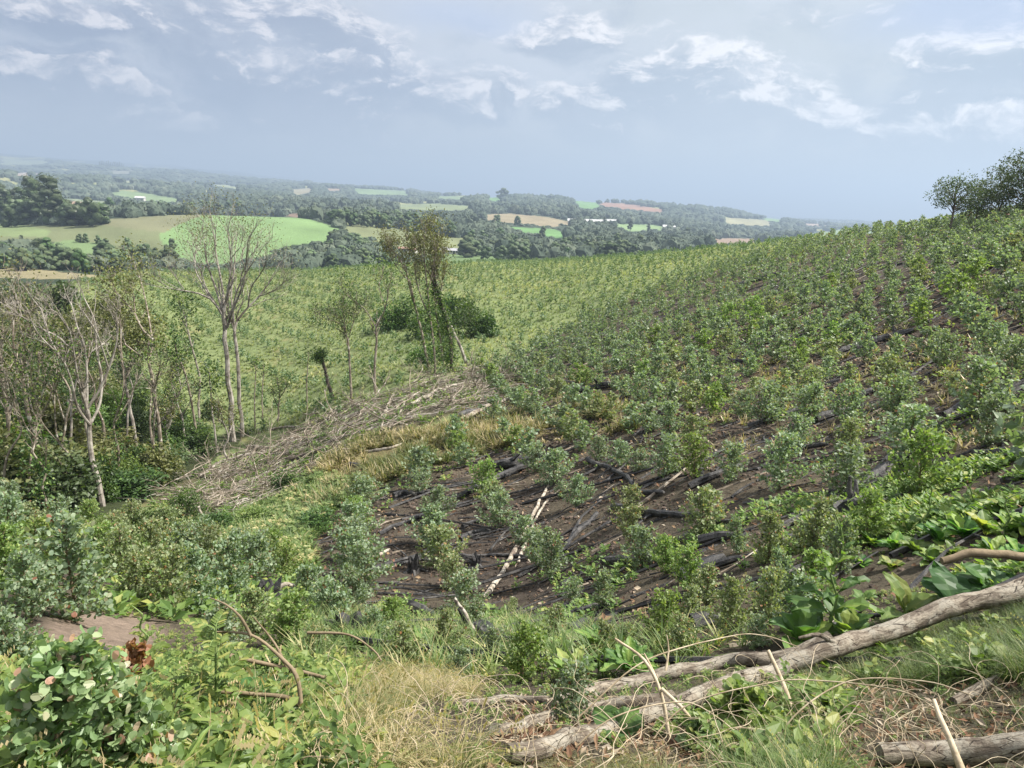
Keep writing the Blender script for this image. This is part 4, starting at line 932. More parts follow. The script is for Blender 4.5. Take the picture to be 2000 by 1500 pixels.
cover('low_weeds', 'mixed low leafy weeds covering the near bank', HB, pts, M_WEED, (0.5, 1.3), 10, 0.22, wv_, 'weeds', lowcap)
pts = scatter_px(2600, [(560,1250),(1000,1100),(1250,1040),(1500,960),(1800,800),(2300,700),(2300,1100),(1500,1250),(900,1300)], 6, 26, 12, gap=0.34, thin=lambda x, y, r: np.clip(1.2-(r-6)/9, 0.12, 1)*np.where(x < 1560, 0.30, 1.0))
cover('slope_weeds', 'scattered yellow-green weeds on the burnt soil', HBf, pts, M_WEED, (0.35, 1.0), 12, 0.25, lambda P: -0.02+0*P[:, 0], 'weeds')
pts = scatter_px(3200, PLANT, 22, 90, 13, gap=0.22)
cover('upper_weeds', 'sparse weeds between the upper saplings', HBf, pts, M_WEED, (0.5, 1.4), 13, 0.25, lambda P: 0.05+0*P[:, 0], 'weeds')
pts = scatter_px(1500, [(-100,1010),(600,1030),(640,1200),(-100,1300)], 8, 26, 14, gap=0.12)
cover('knoll_weeds', 'low weeds under the saplings of the left knoll', HBf, pts, M_WEED, (0.6, 1.5), 14, 0.2, None, 'weeds')
# near grass
NG = [tuft(s, 26, 0.42, 0.0045, 4, 0.6, 0.9, 0.1) for s in (21, 22, 23, 24)]
RG = [(1040,1500),(1230,1400),(1330,1330),(1500,1290),(1700,1215),(2000,1130),(2300,1050),(2300,1700),(1000,1700)]
pts = scatter_px(3000, RG, 1.6, 6.5, 15, gap=0.16, thin=lambda x, y, r: np.where((x > 1700) & (y > 1345), 0.55, 1.0))
cover('bank_grass', 'tangled green grass around the long grey log', NG, pts, M_GRASS, (0.55, 1.1), 15, 0.25, lambda P: -0.02+0.45*fbm(P[:, 0]/0.6, P[:, 1]/0.6, 81, 3), scfun=cap(0.40, 4, 0.10))
CG_ = [(560,1700),(640,1430),(700,1330),(800,1310),(900,1340),(1010,1400),(1250,1440),(1400,1700)]
pts = scatter_px(1050, CG_, 1.6, 5.0, 16, gap=0.2)
cover('dry_grass', 'tall yellow dry grass with curled seed heads at bottom centre', [tuft(s, 16, 0.5, 0.0065, 5, 0.6, 1.3, 0.35) for s in (31, 32, 33)], pts, M_DRY, (0.5, 1.1), 16, 0.25, lambda P: -0.08+0.6*fbm(P[:, 0]/0.4, P[:, 1]/0.4, 82, 3), scfun=lambda P: np.clip(np.where(proj(P)[0] > 930, (proj(P)[1]-LOGY(proj(P)[0]))*0.5+4, (proj(P)[1]-1290)*0.7+25)*proj(P)[2]/F/0.5, 0.12, 0.62))
pts = scatter_px(620, [(1000,1330),(1900,1330),(2300,1400),(2300,1700),(900,1700)], 1.6, 4.2, 17)
cover('dry_grass', 'dry straw stems mixed into the green grass at bottom right', [tuft(s, 9, 0.5, 0.0035, 5, 0.7, 1.4, 0.2) for s in (34, 35, 36)], pts, M_DRY, (0.5, 1.0), 17, 0.2, lambda P: 0.2+0*P[:, 0], scfun=cap(0.45, 6, 0.14))
pts = scatter_px(500, [(560,1180),(900,1200),(1300,1260),(1500,1240),(1300,1330),(800,1330),(600,1330)], 4, 12, 18)
cover('green_tufts', 'green and tan grass tufts between the near saplings', [tuft(s, 16, 0.4, 0.012, 3, 0.6, 0.8) for s in (37, 38)], pts, M_GRASS, (0.6, 1.2), 18, 0.3, lambda P: 0.15+0*P[:, 0])
# ---------------------------------------------------------------- trees
def grow(g, tips, p, d, L, r, lvl, q, wob=0.25, up=0.15, kids=(3, 5), ratio=0.62, k=6, spread=0.75, minr=0.006):
    n_ = 5; pts = [p]; dd = d
    for i in range(n_-1):
        dd = norm(dd + q.normal(size=3)*wob*0.45 + np.array([0, 0, up*0.25])); pts.append(pts[-1]+dd*L/(n_-1))
    pts = np.array(pts); rads = np.linspace(r, max(r*0.55, minr*0.6), n_)
    tube(g, pts, rads, max(3, k), q.random(), cap=False)
    if lvl <= 0: tips.append((pts[-1], dd)); tips.append((pts[-3], dd)); return
    for i in range(q.integers(kids[0], kids[1]+1)):
        t = q.uniform(0.35, 1.0); j = min(int(t*(n_-1)), n_-2); pp = pts[j]+(pts[j+1]-pts[j])*(t*(n_-1)-j)
        nd = norm(dd + rdir(1, q)[0]*spread + np.array([0, 0, up]))
        grow(g, tips, pp, nd, L*ratio*q.uniform(0.7, 1.15), max(minr, r*0.5*q.uniform(0.8, 1.1)), lvl-1, q, wob, up, kids, ratio, k-1, spread, minr)
def limbs_tree(name, label, base, Y, limbs, lvl, seed, bark, wpx_trunk, leaf=None, leafn=0, leafsz=0.12, spread=0.75, up=0.2, kids=(3, 5), twL=0.16, depthj=0.10, group=None, lm=None, ratio=0.62, cat='tree', lsp=0.35, vshift=0.0, ivy=0):
    """tree traced limb by limb: limbs are picture polylines [(px,py)...] with a width, standing at distance Y; depth is spread at random"""
    q = np.random.default_rng(seed); gY = gp(base[0], base[1], 15.0); gY = math.hypot(gY[0], gY[1])
    if abs(gY-Y)/Y < 0.35: Y = gY
    b = P_(base[0], base[1], Y); gz_ = float(zgrid(b[0], b[1]))
    root = empty(name, (b[0], b[1], gz_)); tag(root, label, cat, group); tr = Geo(); cr = Geo(); tips = []
    H = (base[1]-min(min(p[1] for p in l[0]) for l in limbs))*Y/F
    fwd = norm(np.array([b[0], b[1], 0]))
    ends = {}
    for li, (pl, w0, w1) in enumerate(limbs):
        P = np.array([P_(x, y, Y) for x, y in pl]); key = tuple(pl[0])
        if li == 0 or key == tuple(base): P[0, 2] = min(P[0, 2], gz_-0.1)
        n_ = len(P); cum = np.linspace(0, 1, n_)
        off = ends.get(key, 0.0); slope = q.normal()*H*depthj*(0.0 if li == 0 else 1.0)
        dep = off + slope*cum
        for i, p_ in enumerate(pl): ends.setdefault(tuple(p_), dep[i])
        P = P + fwd*dep[:, None]; 
        P = resample(P, H*0.03); P[1:-1] += np.stack([fbm(np.arange(len(P)-2)*0.35, np.zeros(len(P)-2)+li*7+c_*31, seed, 2) for c_ in range(3)], -1)*w1*Y/F*0.45
        ra = np.linspace(w0, w1, len(P))*0.42*Y/F; main = w0 >= 5
        tube(tr if main else cr, P, ra, 8 if main else 6, q.random(), knob=0.05, seed=seed+li, cap=main)
        n0 = 1 if li == 0 else 2
        ks = q.integers(kids[0]+2, kids[1]+4) if li else 2
        for i in range(ks):
            j = q.integers(int(len(P)*0.45) if li else int(len(P)*0.8), len(P)); dd = norm(P[min(j, len(P)-1)]-P[max(j-2, 0)])
            grow(cr, tips, P[j], norm(dd+rdir(1, q)[0]*spread+[0, 0, up]), H*twL*q.uniform(0.6, 1.3), max(0.012, ra[j]*0.5), lvl, q, 0.35, up, kids, ratio, 5, spread)
        dd = norm(P[-1]-P[-3]); grow(cr, tips, P[-1], dd, H*twL, max(0.01, ra[-1]*0.9), lvl, q, 0.35, up, kids, ratio, 5, spread)
    loc = np.array(root.location)
    def part(g_, nm, mt):
        if g_.V: o_ = g_.build(nm, mt, root, smooth_=False, loc=loc); o_.location = (0, 0, 0)
    part(tr, 'trunk', bark); part(cr, 'branches', bark)
    if leaf and leafn:
        lg = Geo(); tp = np.array([t[0] for t in tips]); m_ = len(tp)*leafn
        pp = np.repeat(tp, leafn, 0)+q.normal(size=(m_, 3))*lsp; leaves(lg, pp, rdir(m_, q), leafsz*q.uniform(0.6, 1.3, m_), leafsz*0.6, 4, q, np.clip(q.random(m_)+vshift, 0, 1))
        part(lg, 'foliage', leaf)
    if ivy:
        lg = Geo(); Pm = resample(np.array([P_(x, y, Y) for x, y in limbs[0][0]]), 0.2); Pm = Pm[:max(3, int(len(Pm)*0.75))]; ii = q.integers(0, len(Pm), ivy)
        pp = Pm[ii]+q.normal(size=(ivy, 3))*np.array([0.22, 0.22, 0.3])*(1.35-ii/len(Pm))[:, None]; leaves(lg, pp, rdir(ivy, q)-[0, 0, 0.4], 0.15*q.uniform(0.6, 1.3, ivy), 0.1, 4, q)
        part(lg, 'creeper', M_SHRUB)
    if lm: LM.append((lm, base[0], (base[1]+min(p[1] for p in limbs[0][0]))/2))
    return root
# tall twin-trunked tree with an umbrella of bare limbs
limbs_tree('tall_bare_tree', 'tallest tree, thick trunk forking high into a wide umbrella of bare limbs', (456, 862), 50,
 [([(456,862),(450,780),(444,700),(440,650),(436,618)], 14, 9), ([(436,618),(425,600),(410,583),(388,573),(362,568),(342,565)], 6, 2.4), ([(436,618),(426,580),(414,545),(405,515),(400,490)], 6, 2.4),
  ([(436,618),(436,575),(428,530),(420,490),(418,462)], 7, 2.5), ([(436,618),(445,570),(452,520),(448,480),(445,455)], 6, 2.4), ([(444,640),(455,600),(470,560),(478,520),(480,480)], 6, 2.2), ([(410,583),(395,560),(380,535),(378,505)], 4, 2), ([(425,600),(400,560),(392,530),(385,520)], 4, 2)],
 2, 5, M_BARE, 17, M_OLIVE, 2, 0.11, 0.7, 0.25, (3, 4), 0.13, 0.12, lm='tall umbrella tree', ratio=0.66)
limbs_tree('tall_bare_tree', 'slimmer tall tree close right of the tallest, its limbs reaching right', (472, 852), 51,
 [([(472,852),(468,780),(464,710),(458,650)], 10, 7), ([(458,650),(462,630),(485,600),(505,580),(525,555),(533,540)], 5.5, 2.2), ([(458,650),(456,600),(466,560),(484,525),(500,500)], 5.5, 2.2), ([(485,600),(490,560),(505,535),(512,520)], 4, 2), ([(458,650),(452,590),(455,545),(460,500)], 5, 2.2), ([(505,580),(520,572),(536,562)], 3, 1.8)],
 2, 6, M_BARE, 12, M_OLIVE, 1, 0.10, 0.7, 0.25, (3, 4), 0.14, 0.12, ratio=0.66)
# white dead tree at the left
limbs_tree('dead_white_tree', 'bleached leafless dead tree with many upswept limbs at the left', (200, 988), 38,
 [([(200,988),(188,930),(178,880),(176,830),(170,800)], 14, 9), ([(176,830),(150,790),(140,740),(120,690),(75,640),(60,600)], 6, 2.2), ([(170,800),(155,750),(145,690),(135,640),(120,610)], 6, 2.2), ([(170,800),(170,740),(165,680),(150,640),(140,600)], 5.5, 2.2), ([(170,800),(195,760),(212,720),(225,680),(230,640),(226,620)], 6, 2.4),
  ([(176,830),(196,790),(200,740),(190,690),(188,640),(165,590)], 5.5, 2.2), ([(212,720),(200,680),(185,640),(160,600)], 4, 2), ([(120,690),(100,660),(80,600),(70,590)], 4, 2), ([(135,640),(112,600),(95,590)], 3.5, 1.8), ([(145,690),(120,660),(60,630),(30,610)], 4, 1.8)],
 3, 7, M_BARE, 14, None, 0, 0.1, 0.8, 0.2, (2, 3), 0.10, 0.12, lm='white dead tree', ratio=0.6)
limbs_tree('bare_tree', 'grey-brown bare tree with winding trunk at the far left', (85, 972), 36,
 [([(85,972),(92,930),(72,880),(62,830),(50,780),(44,740)], 12, 7), ([(44,740),(30,700),(25,650),(30,600)], 5, 2), ([(50,780),(70,740),(75,690),(60,640),(50,610)], 5, 2), ([(44,740),(50,690),(40,640),(20,600)], 5, 2), ([(62,830),(90,790),(105,740),(112,700)], 4, 2)],
 2, 8, M_TRUNK, 12, M_OLIVE, 1, 0.12, 0.8, 0.2, (3, 4), 0.14, 0.12)
limbs_tree('bare_tree', 'slim dull tree at the very left edge of the view', (12, 960), 34,
 [([(12,960),(8,900),(15,820),(5,740),(-5,680)], 9, 6), ([(15,820),(30,770),(32,720),(25,680)], 4, 2), ([(5,740),(-10,690),(10,640)], 4, 2)], 2, 9, M_TRUNK, 10, M_OLIVE, 1, 0.12, 0.8, 0.2, (3, 4), 0.16, 0.12)
limbs_tree('leafy_tree', 'tree with olive leafy top and crooked dark trunk', (318, 928), 41,
 [([(318,928),(314,860),(305,800),(298,750),(290,705)], 9, 6.5), ([(290,705),(298,665),(280,650),(265,620),(262,590)], 5.5, 2.4), ([(290,705),(262,690),(245,680),(235,650)], 4, 2), ([(298,665),(290,620),(280,575),(270,545)], 4, 2), ([(265,620),(240,590),(225,575)], 3.5, 1.8)],
 2, 10, M_TRUNK, 9, M_OLIVE, 2, 0.15, 0.8, 0.2, (3, 4), 0.10, 0.10, lm='crooked leafy tree', lsp=0.25, vshift=0.0)
limbs_tree('slender_tree', 'slender pale crooked tree left of the crooked leafy one', (268, 895), 43,
 [([(268,895),(262,840),(252,790),(243,740),(236,690)], 8, 5), ([(236,690),(228,650),(235,610)], 4, 2), ([(243,740),(262,700),(270,660)], 3.5, 1.8)], 2, 11, M_BARE, 8, M_OLIVE, 7, 0.2, 0.8, 0.2, (2, 4), 0.13, 0.1, lsp=0.35)
limbs_tree('slender_tree', 'thin pale curved tree with a tuft of leaves, left of the umbrella tree', (392, 862), 49,
 [([(392,862),(388,800),(390,740),(378,690),(365,640)], 6, 3.5), ([(365,640),(360,615),(352,600)], 3, 2)], 2, 12, M_PALE, 6, M_SHRUB, 5, 0.18, 0.8, 0.1, (2, 3), 0.08, 0.1, lsp=0.4)
limbs_tree('slender_tree', 'leaning thin tree wrapped in leaves beside the pale curved one', (388, 878), 47,
 [([(388,878),(376,800),(365,740),(345,690),(342,675)], 6, 3.5)], 2, 13, M_TRUNK, 6, M_SHRUB, 8, 0.18, 0.9, 0.1, (3, 4), 0.08, 0.1, lsp=0.35)
limbs_tree('slender_tree', 'very thin straight grey stem with few leaves, below the umbrella tree', (425, 890), 46,
 [([(425,890),(418,830),(412,770),(410,735)], 4.5, 3)], 2, 14, M_BARE, 5, M_SHRUB, 8, 0.2, 0.9, 0.1, (2, 3), 0.07, 0.1, lsp=0.35)
for i, (x, y0, y1, yy, lb) in enumerate([(498,838,720,52,'thin upright sapling tree just right of the two tall trees'), (513,822,725,53,'second thin upright sapling tree right of the two tall trees'), (600,800,700,56,'tiny spindly tree in the grass between the tall pair and the ivy stub')]):
    limbs_tree('spindly_tree', lb, (x, y0), yy, [([(x,y0),(x-1,(y0+y1)//2),(x+2,y1)], 3.5, 2)], 1, 20+i, M_TRUNK, 4, M_SHRUB, 4, 0.18, 0.8, 0.2, (3, 4), 0.12, 0.1, lsp=0.25)
limbs_tree('ivy_stub', 'leaning broken trunk wrapped in creeper', (650, 782), 58, [([(650,782),(642,750),(634,720),(625,695)], 9, 7)], 2, 24, M_DKBARK, 9, M_SHRUB, 6, 0.16, 1.2, -0.1, (4, 5), 0.05, 0.1, lsp=0.22, cat='tree trunk')
limbs_tree('bare_tree', 'small bare tree with a rounded twiggy crown in front of the grass field', (686, 782), 57,
 [([(686,782),(684,730),(682,690),(680,665)], 6.5, 4), ([(680,665),(672,640),(655,625),(640,620)], 3, 1.6), ([(680,665),(688,635),(700,610),(708,600)], 3, 1.6), ([(682,690),(676,650),(672,620),(668,600)], 3, 1.6)], 3, 25, M_TRUNK, 6, M_SHRUB, 1, 0.12, 0.8, 0.2, (3, 4), 0.13, 0.12, lm='small rounded bare tree')
limbs_tree('bare_tree', 'dark slim tree with thin dead top left of the leaning clump', (732, 772), 59,
 [([(732,772),(732,710),(736,655),(735,640)], 7, 4.5), ([(735,640),(752,600),(758,560),(763,540)], 3.5, 1.6), ([(735,640),(715,610),(690,590),(668,572)], 3, 1.5), ([(752,600),(740,560),(745,545)], 2.5, 1.5)], 2, 26, M_TRUNK, 7, M_SHRUB, 2, 0.14, 0.8, 0.2, (2, 4), 0.10, 0.12)
CL = 'slim trees of the leaning clump at the planting corner'
for i, (lb, base, yy, lm_, mt, lf) in enumerate([
  ('leftmost slim trunk of the leaning clump, bending left at its top', (838,722), 58, [([(838,722),(826,660),(812,600),(800,550),(785,515),(775,500)], 7, 3), ([(812,600),(800,560),(795,525),(800,495)], 3.5, 1.8), ([(800,550),(775,520),(768,500)], 3, 1.6)], M_TRUNK, 5),
  ('upright slim trunk in the middle of the leaning clump', (850,735), 57, [([(850,735),(848,680),(840,620),(835,570),(830,520),(828,490)], 6, 2.5), ([(840,620),(822,580),(812,540),(808,500)], 3.5, 1.8), ([(835,570),(845,530),(852,495)], 3, 1.6)], M_TRUNK, 5),
  ('thick ivy-dark trunk of the leaning clump', (882,725), 57, [([(882,725),(880,670),(868,610),(855,570),(848,530),(850,500)], 9, 3.5), ([(868,610),(850,580),(848,550),(850,520)], 5, 2), ([(855,570),(840,535),(825,510)], 4, 1.8)], M_DKBARK, 4),
  ('slim twiggy trunk behind the ivy-dark one', (868,728), 60, [([(868,728),(860,660),(850,600),(846,540),(842,480)], 5, 2), ([(850,600),(862,560),(866,520)], 3, 1.6), ([(846,540),(838,500),(832,475)], 3, 1.6)], M_TRUNK, 6),
  ('pole-like pale trunk leaning left from the right foot of the clump', (915,715), 58, [([(915,715),(900,680),(882,640),(870,610),(858,590),(852,565)], 8, 4), ([(858,590),(850,560),(848,535)], 3.5, 2)], M_BARE, 0)]):
    limbs_tree('leaning_tree', lb, base, yy, lm_, 3, 30+i, mt, 7, M_OLIVE if lf else None, 1 if lf else 0, 0.14, 0.6, 0.35, (3, 4), 0.13, 0.12, CL, lsp=0.3, ivy=[500, 700, 1500, 900, 0][i])

# thin grey trees crowding the gully
q = np.random.default_rng(404); TG_ = []
for i, (px, py, hp) in enumerate([(30,930,300),(55,990,330),(110,965,350),(130,900,280),(150,985,300),(225,960,330),(240,900,240),(285,940,250),(300,890,190),(345,920,180),(-20,960,330),(175,930,290),(70,890,260),(335,860,200),(15,985,250),(365,880,170),(205,880,230),(100,1000,200),(450,905,120),(540,830,90)]):
    ln = q.uniform(-0.18, 0.12); k_ = q.normal(size=4)*hp*0.03; P5 = [(int(px+ln*hp*t+(k_[j-1] if 0 < j else 0)), int(py-hp*0.72*t)) for j, t in enumerate((0, 0.3, 0.55, 0.8, 1.0))]
    tp = P5[-1]; br = [(P5, q.uniform(5, 7), 2.6)]
    for j in range(3):
        s0 = P5[q.integers(2, 5)]; sd_ = q.uniform(-1, 1); br.append(([s0, (int(s0[0]+sd_*hp*0.10), int(s0[1]-hp*0.12)), (int(s0[0]+sd_*hp*0.17), int(s0[1]-hp*0.26))], 3, 1.6))
    o = limbs_tree('thin_gully_tree', None, (P5[0][0], P5[0][1]), 40, br, 2, 500+i, [M_BARE, M_TRUNK, M_TRUNK][i % 3], 5, [M_OLIVE, M_SHRUB, None][i % 3], [2, 2, 0][i % 3], 0.13, 0.8, 0.25, (2, 3), 0.10, 0.12, 'thin trees crowding the gully', lsp=0.25, ivy=[0, 350, 0, 0][i % 4]); TG_.append((o, px, py-hp*0.5))
place_labels(TG_, 'thin bare gully tree', [('white dead tree', 150, 760), ('crooked leafy tree', 300, 780), ('tall umbrella tree', 445, 700), ('winding bare tree', 60, 800), ('slender pale tree', 255, 800)])

# full crowns
def crown(seed, H, W, nl, ls, lumps=14, base=0.25, flat=0.8, k=4, trunk=True, tall=False, core=False, lrs=1.0):
    """tree of full leaf: (trunk geo, crown geo), foot at the origin"""
    q = np.random.default_rng(seed); tr = Geo(); cg = Geo()
    tube(tr, [(0, 0, -0.02*H), (0.01*H, 0, base*H), (q.normal()*0.03*H, q.normal()*0.03*H, H*0.75)], [0.022*H, 0.016*H, 0.006*H], 6, 0.5)
    for i in range(lumps):
        u = (i+0.5)/lumps; a = i*2.4+q.normal()*0.4; hz_ = H*(base+0.08+(0.86-base)*u*q.uniform(0.85, 1.05)); prof = math.sin(math.pi*min(1, 0.22+0.72*u))**0.7
        R__ = W*0.5*prof*q.uniform(0.35, 0.8); c_ = np.array([math.cos(a)*R__, math.sin(a)*R__, hz_]); lr = W*q.uniform(0.17, 0.30)*lrs
        if trunk: tube(tr, [(0, 0, min(hz_*0.7, 0.7*H)), c_*[.5, .5, .93], c_], [0.009*H, 0.006*H, 0.003*H], 4, 0.5, cap=False)
        if core:
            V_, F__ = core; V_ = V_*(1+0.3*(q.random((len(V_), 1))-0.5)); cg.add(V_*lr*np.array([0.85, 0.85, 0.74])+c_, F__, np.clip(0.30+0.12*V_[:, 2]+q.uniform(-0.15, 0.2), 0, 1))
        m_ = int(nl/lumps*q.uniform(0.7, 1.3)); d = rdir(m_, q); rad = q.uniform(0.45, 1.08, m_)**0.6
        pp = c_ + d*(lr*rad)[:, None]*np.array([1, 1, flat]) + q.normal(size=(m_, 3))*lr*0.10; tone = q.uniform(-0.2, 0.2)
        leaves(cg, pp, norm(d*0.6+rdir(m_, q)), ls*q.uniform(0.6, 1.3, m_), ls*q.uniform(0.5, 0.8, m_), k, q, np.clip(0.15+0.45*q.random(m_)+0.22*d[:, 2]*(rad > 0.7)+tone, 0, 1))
    return tr, cg
def place_tree(name, label, px, py, Y, H, W, seed, mat, cat='tree', group=None, nl=2500, ls=0.2, lumps=16, base=0.25, rz=0, bark=None, rmin=None, onground=True, flat=0.8, lrs=1.0):
    b = P_(px, py, Y); z_ = float(zgrid(b[0], b[1])) if onground else b[2]
    tr, cg = crown(seed, H, W, nl, ls, lumps, base, flat, lrs=lrs)
    r = empty(name, (b[0], b[1], z_), rz); tag(r, label, cat, group)
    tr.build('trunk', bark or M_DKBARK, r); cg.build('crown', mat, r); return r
RT = 'trees at the right end of the ridge'
place_tree('ridge_tree', 'small open-crowned tree standing leftmost on the right ridge', 1858, 432, 66, 4.3, 4.2, 1, M_DARK, group=RT, nl=3000, ls=0.13, lumps=24, base=0.38, flat=0.6, lrs=0.62)
place_tree('ridge_tree', 'low dark tree between the leftmost ridge tree and the taller ones', 1905, 430, 70, 3.6, 4.0, 2, M_DARK, group=RT, nl=2800, ls=0.14, lumps=20, base=0.15, flat=0.6, lrs=0.7)
place_tree('ridge_tree', 'dark broad tree under the tallest ridge tree', 1945, 428, 68, 4.3, 4.2, 3, M_DARK, group=RT, nl=3600, ls=0.14, lumps=22, base=0.12, flat=0.6, lrs=0.7)
place_tree('ridge_tree', 'tallest ridge tree, cut by the right side of the view', 1995, 424, 66, 5.6, 5.0, 4, M_DARK, group=RT, nl=5000, ls=0.14, base=0.15, lumps=30, flat=0.6, lrs=0.62)
place_tree('ridge_tree', 'dark shrub-like tree at the foot of the tallest ridge tree', 2050, 418, 68, 4.4, 6.0, 5, M_DARK, group=RT, nl=3000, ls=0.18, base=0.05)
# lone round bush on the gully side and thicket in the field
place_tree('round_bush', 'lone dark round bush below the brushwood, left of the gully bank', 365, 1003, 26, 1.35, 1.25, 6, M_SHRUB, 'bush', nl=3000, ls=0.07, base=-0.05, lumps=18, onground=True)
TH = 'creeper-covered bushes of the thicket behind the leaning clump'
for i, (x, y, W, H, lb) in enumerate([(760,612,3.6,2.2,'leftmost dark bush of the field thicket'), (795,640,3.4,2.8,'dark leafy bush behind the left trunks of the clump'), (830,665,3.4,2.6,'green bush hanging down between the clump trunks'), (905,640,3.8,3.0,'bright-topped creeper bush right of the clump'), (915,668,4.2,3.0,'large low creeper bush at the right of the thicket'), (945,650,2.6,1.8,'light green bush at the right end of the thicket'), (880,640,3.2,2.8,'bush behind the ivy-dark trunk')]):
    place_tree('thicket_bush', lb, x, y, 76-8*(y > 640), H, W, 40+i, M_SHRUB, 'bush', TH, nl=1500, ls=0.26, base=-0.1, lumps=12)
for i, (x, y, W, H) in enumerate([(842,748,2.2,1.3), (868,742,1.8,1.6), (818,752,2.0,0.9)]):
    place_tree('ivy_bush', ['low leafy heap at the foot of the leaning clump', 'creeper mass climbing the foot of the ivy-dark trunk', 'flat leafy heap left of the clump foot'][i], x, y, 54, H, W, 50+i, M_SHRUB, 'bush', nl=900, ls=0.16, base=-0.1, lumps=9)

# understorey of the gully: shrubs, each its own
q = np.random.default_rng(5)
SHT = [crown(60+i, 1.0, 1.05, 1500, 0.085, 12, 0.0, 0.85) for i in range(5)]; SHP = {}
SH = []
ug = [(-200,985),(-200,620),(30,610),(90,650),(200,700),(290,770),(340,840),(420,850),(480,838),(500,850),(430,900),(350,925),(300,960),(230,990),(120,1000)]
def shrub(px, py, H, W, i, mt, name='gully_shrub'):
    p = gp(px, py, 20); key = (i % 5, mt.name)
    if key not in SHP:
        r = empty(name, p); tag(r, None, 'shrub', 'shrubs and small trees of the gully'); SHT[i % 5][0].build('stem', M_DKBARK, r); SHT[i % 5][1].build('crown', mt, r); SHP[key] = r; o = r
    else: o = copy_tree(SHP[key])
    o.location = p; o.rotation_euler = (0, 0, q.uniform(0, 6.28)); o.scale = (W, W, H); SH.append((o, px, py-H*F/np.linalg.norm(p)*0.5, H)); return o
c0 = 0; pl_ = []
while c0 < 105 and len(pl_) < 4000:
    px = q.uniform(-150, 500); py = q.uniform(620, 1000); pl_.append(0)
    if not inpoly(np.array(px), np.array(py), ug): continue
    p = gp(px, py, 20)
    if any(math.hypot(p[0]-s[0].location.x, p[1]-s[0].location.y) < 1.5 for s in SH): continue
    tall = px < 120
    shrub(px, py, q.uniform(1.1, 2.2)*(1.6 if tall else 1.0), q.uniform(1.6, 3.0)*(1.2 if tall else 1), c0, [M_SHRUB, M_DARK, M_SHRUB, M_OLIVE][q.integers(0, 4)] if px > 120 else [M_DARK, M_OLIVE, M_SHRUB][q.integers(0, 3)]); c0 += 1
for (px, py, H, W, mt) in [(150,700,4.5,4.0,M_OLIVE), (20,640,5,6,M_DARK), (60,640,4.5,5,M_DARK), (120,640,5,5,M_DARK), (200,650,4,4,M_OLIVE), (90,700,4,4.5,M_OLIVE), (225,650,3.6,3.6,M_OLIVE), (-60,650,6,7,M_DARK), (175,850,1.8,2.4,M_EUCG), (215,830,2.4,2.2,M_EUCG), (255,960,1.6,1.4,M_EUCG), (20,900,2.5,3,M_EUCG), (340,880,1.8,1.8,M_SHRUB), (410,820,1.6,1.6,M_DARK), (345,800,1.4,1.4,M_DARK), (300,1050,0.9,1.2,M_SHRUB), (560,960,0.9,1.4,M_SHRUB), (620,1040,0.7,1.2,M_SHRUB), (430,1050,0.8,1.3,M_SHRUB), (500,1030,0.7,1.2,M_EUCG)]:
    shrub(px, py, H, W, c0, mt); c0 += 1
LMG = [l for l in LM if l[1] < 620 and l[0] not in ('grey stick on the straw',)] + [('slender pale tree', 255, 800), ('winding bare tree', 60, 880), ('bare tree at the very edge', 8, 850), ('thin curved tree', 388, 800), ('brushwood foot', 400, 950)]
place_labels(SH, 'gully shrub', LMG, desc=lambda it: 'low leafy' if it[3] < 1.5 else ('tall leafy' if it[3] > 2.4 else 'dense leafy'))

# ---------------------------------------------------------------- brushwood: the slash heap along the gully side
q = np.random.default_rng(15); g = Geo()
pts = scatter_px(950, SLASH, 24, 56, 21, gap=0.12)
for i, p in enumerate(pts):
    L = q.uniform(0.5, 2.6); a = R_(q.normal(18, 42)) if q.random() < 0.6 else q.uniform(0, 6.28)
    d = np.array([math.cos(a), math.sin(a)*1.0, 0]); e = p[:2]+d[:2]*L; m_ = (p[:2]+e)/2
    z0 = p[2]+q.uniform(0.02, 0.4); P3 = np.array([[p[0], p[1], z0], [m_[0]+q.normal()*0.08*L, m_[1]+q.normal()*0.08*L, (z0+float(zgrid(*e)))/2+q.uniform(0.05, 0.3)], [e[0], e[1], float(zgrid(*e))+q.uniform(0, 0.35)]])
    P3 = resample(P3, L/5); r = q.uniform(0.007, 0.021)*(1.9 if q.random() < 0.08 else 1); tube(g, P3, np.linspace(r, r*0.4, len(P3)), 4, q.random(), m=int(q.random() < 0.4), cap=False)
    if q.random() < 0.6:
        b_ = P3[len(P3)//2]; P4 = [b_, b_+np.array([d[0]*0.3+q.normal()*0.2, d[1]*0.3+q.normal()*0.2, 0.12])*L*0.6]; tube(g, np.array(P4), [r*0.6, r*0.3], 3, q.random(), m=0, cap=False)
P = scatter_px(210, SLASH, 24, 56, 22)
for p in P:
    L = q.uniform(0.9, 2.4); a = R_(q.normal(25, 75)); d = norm(np.array([math.cos(a), math.sin(a), q.uniform(-0.05, 0.5)])); tp = []
    grow(g, tp, p+[0, 0, q.uniform(0.1, 0.5)], d, L, q.uniform(0.018, 0.04), 2, q, 0.45, 0.02, (2, 4), 0.55, 5, 0.75, 0.006)
o = g.build('brushwood', [M_TRUNK, M_BARE]); tag(o, 'heap of grey cut branches lying down the gully side', 'brushwood', kind='stuff')
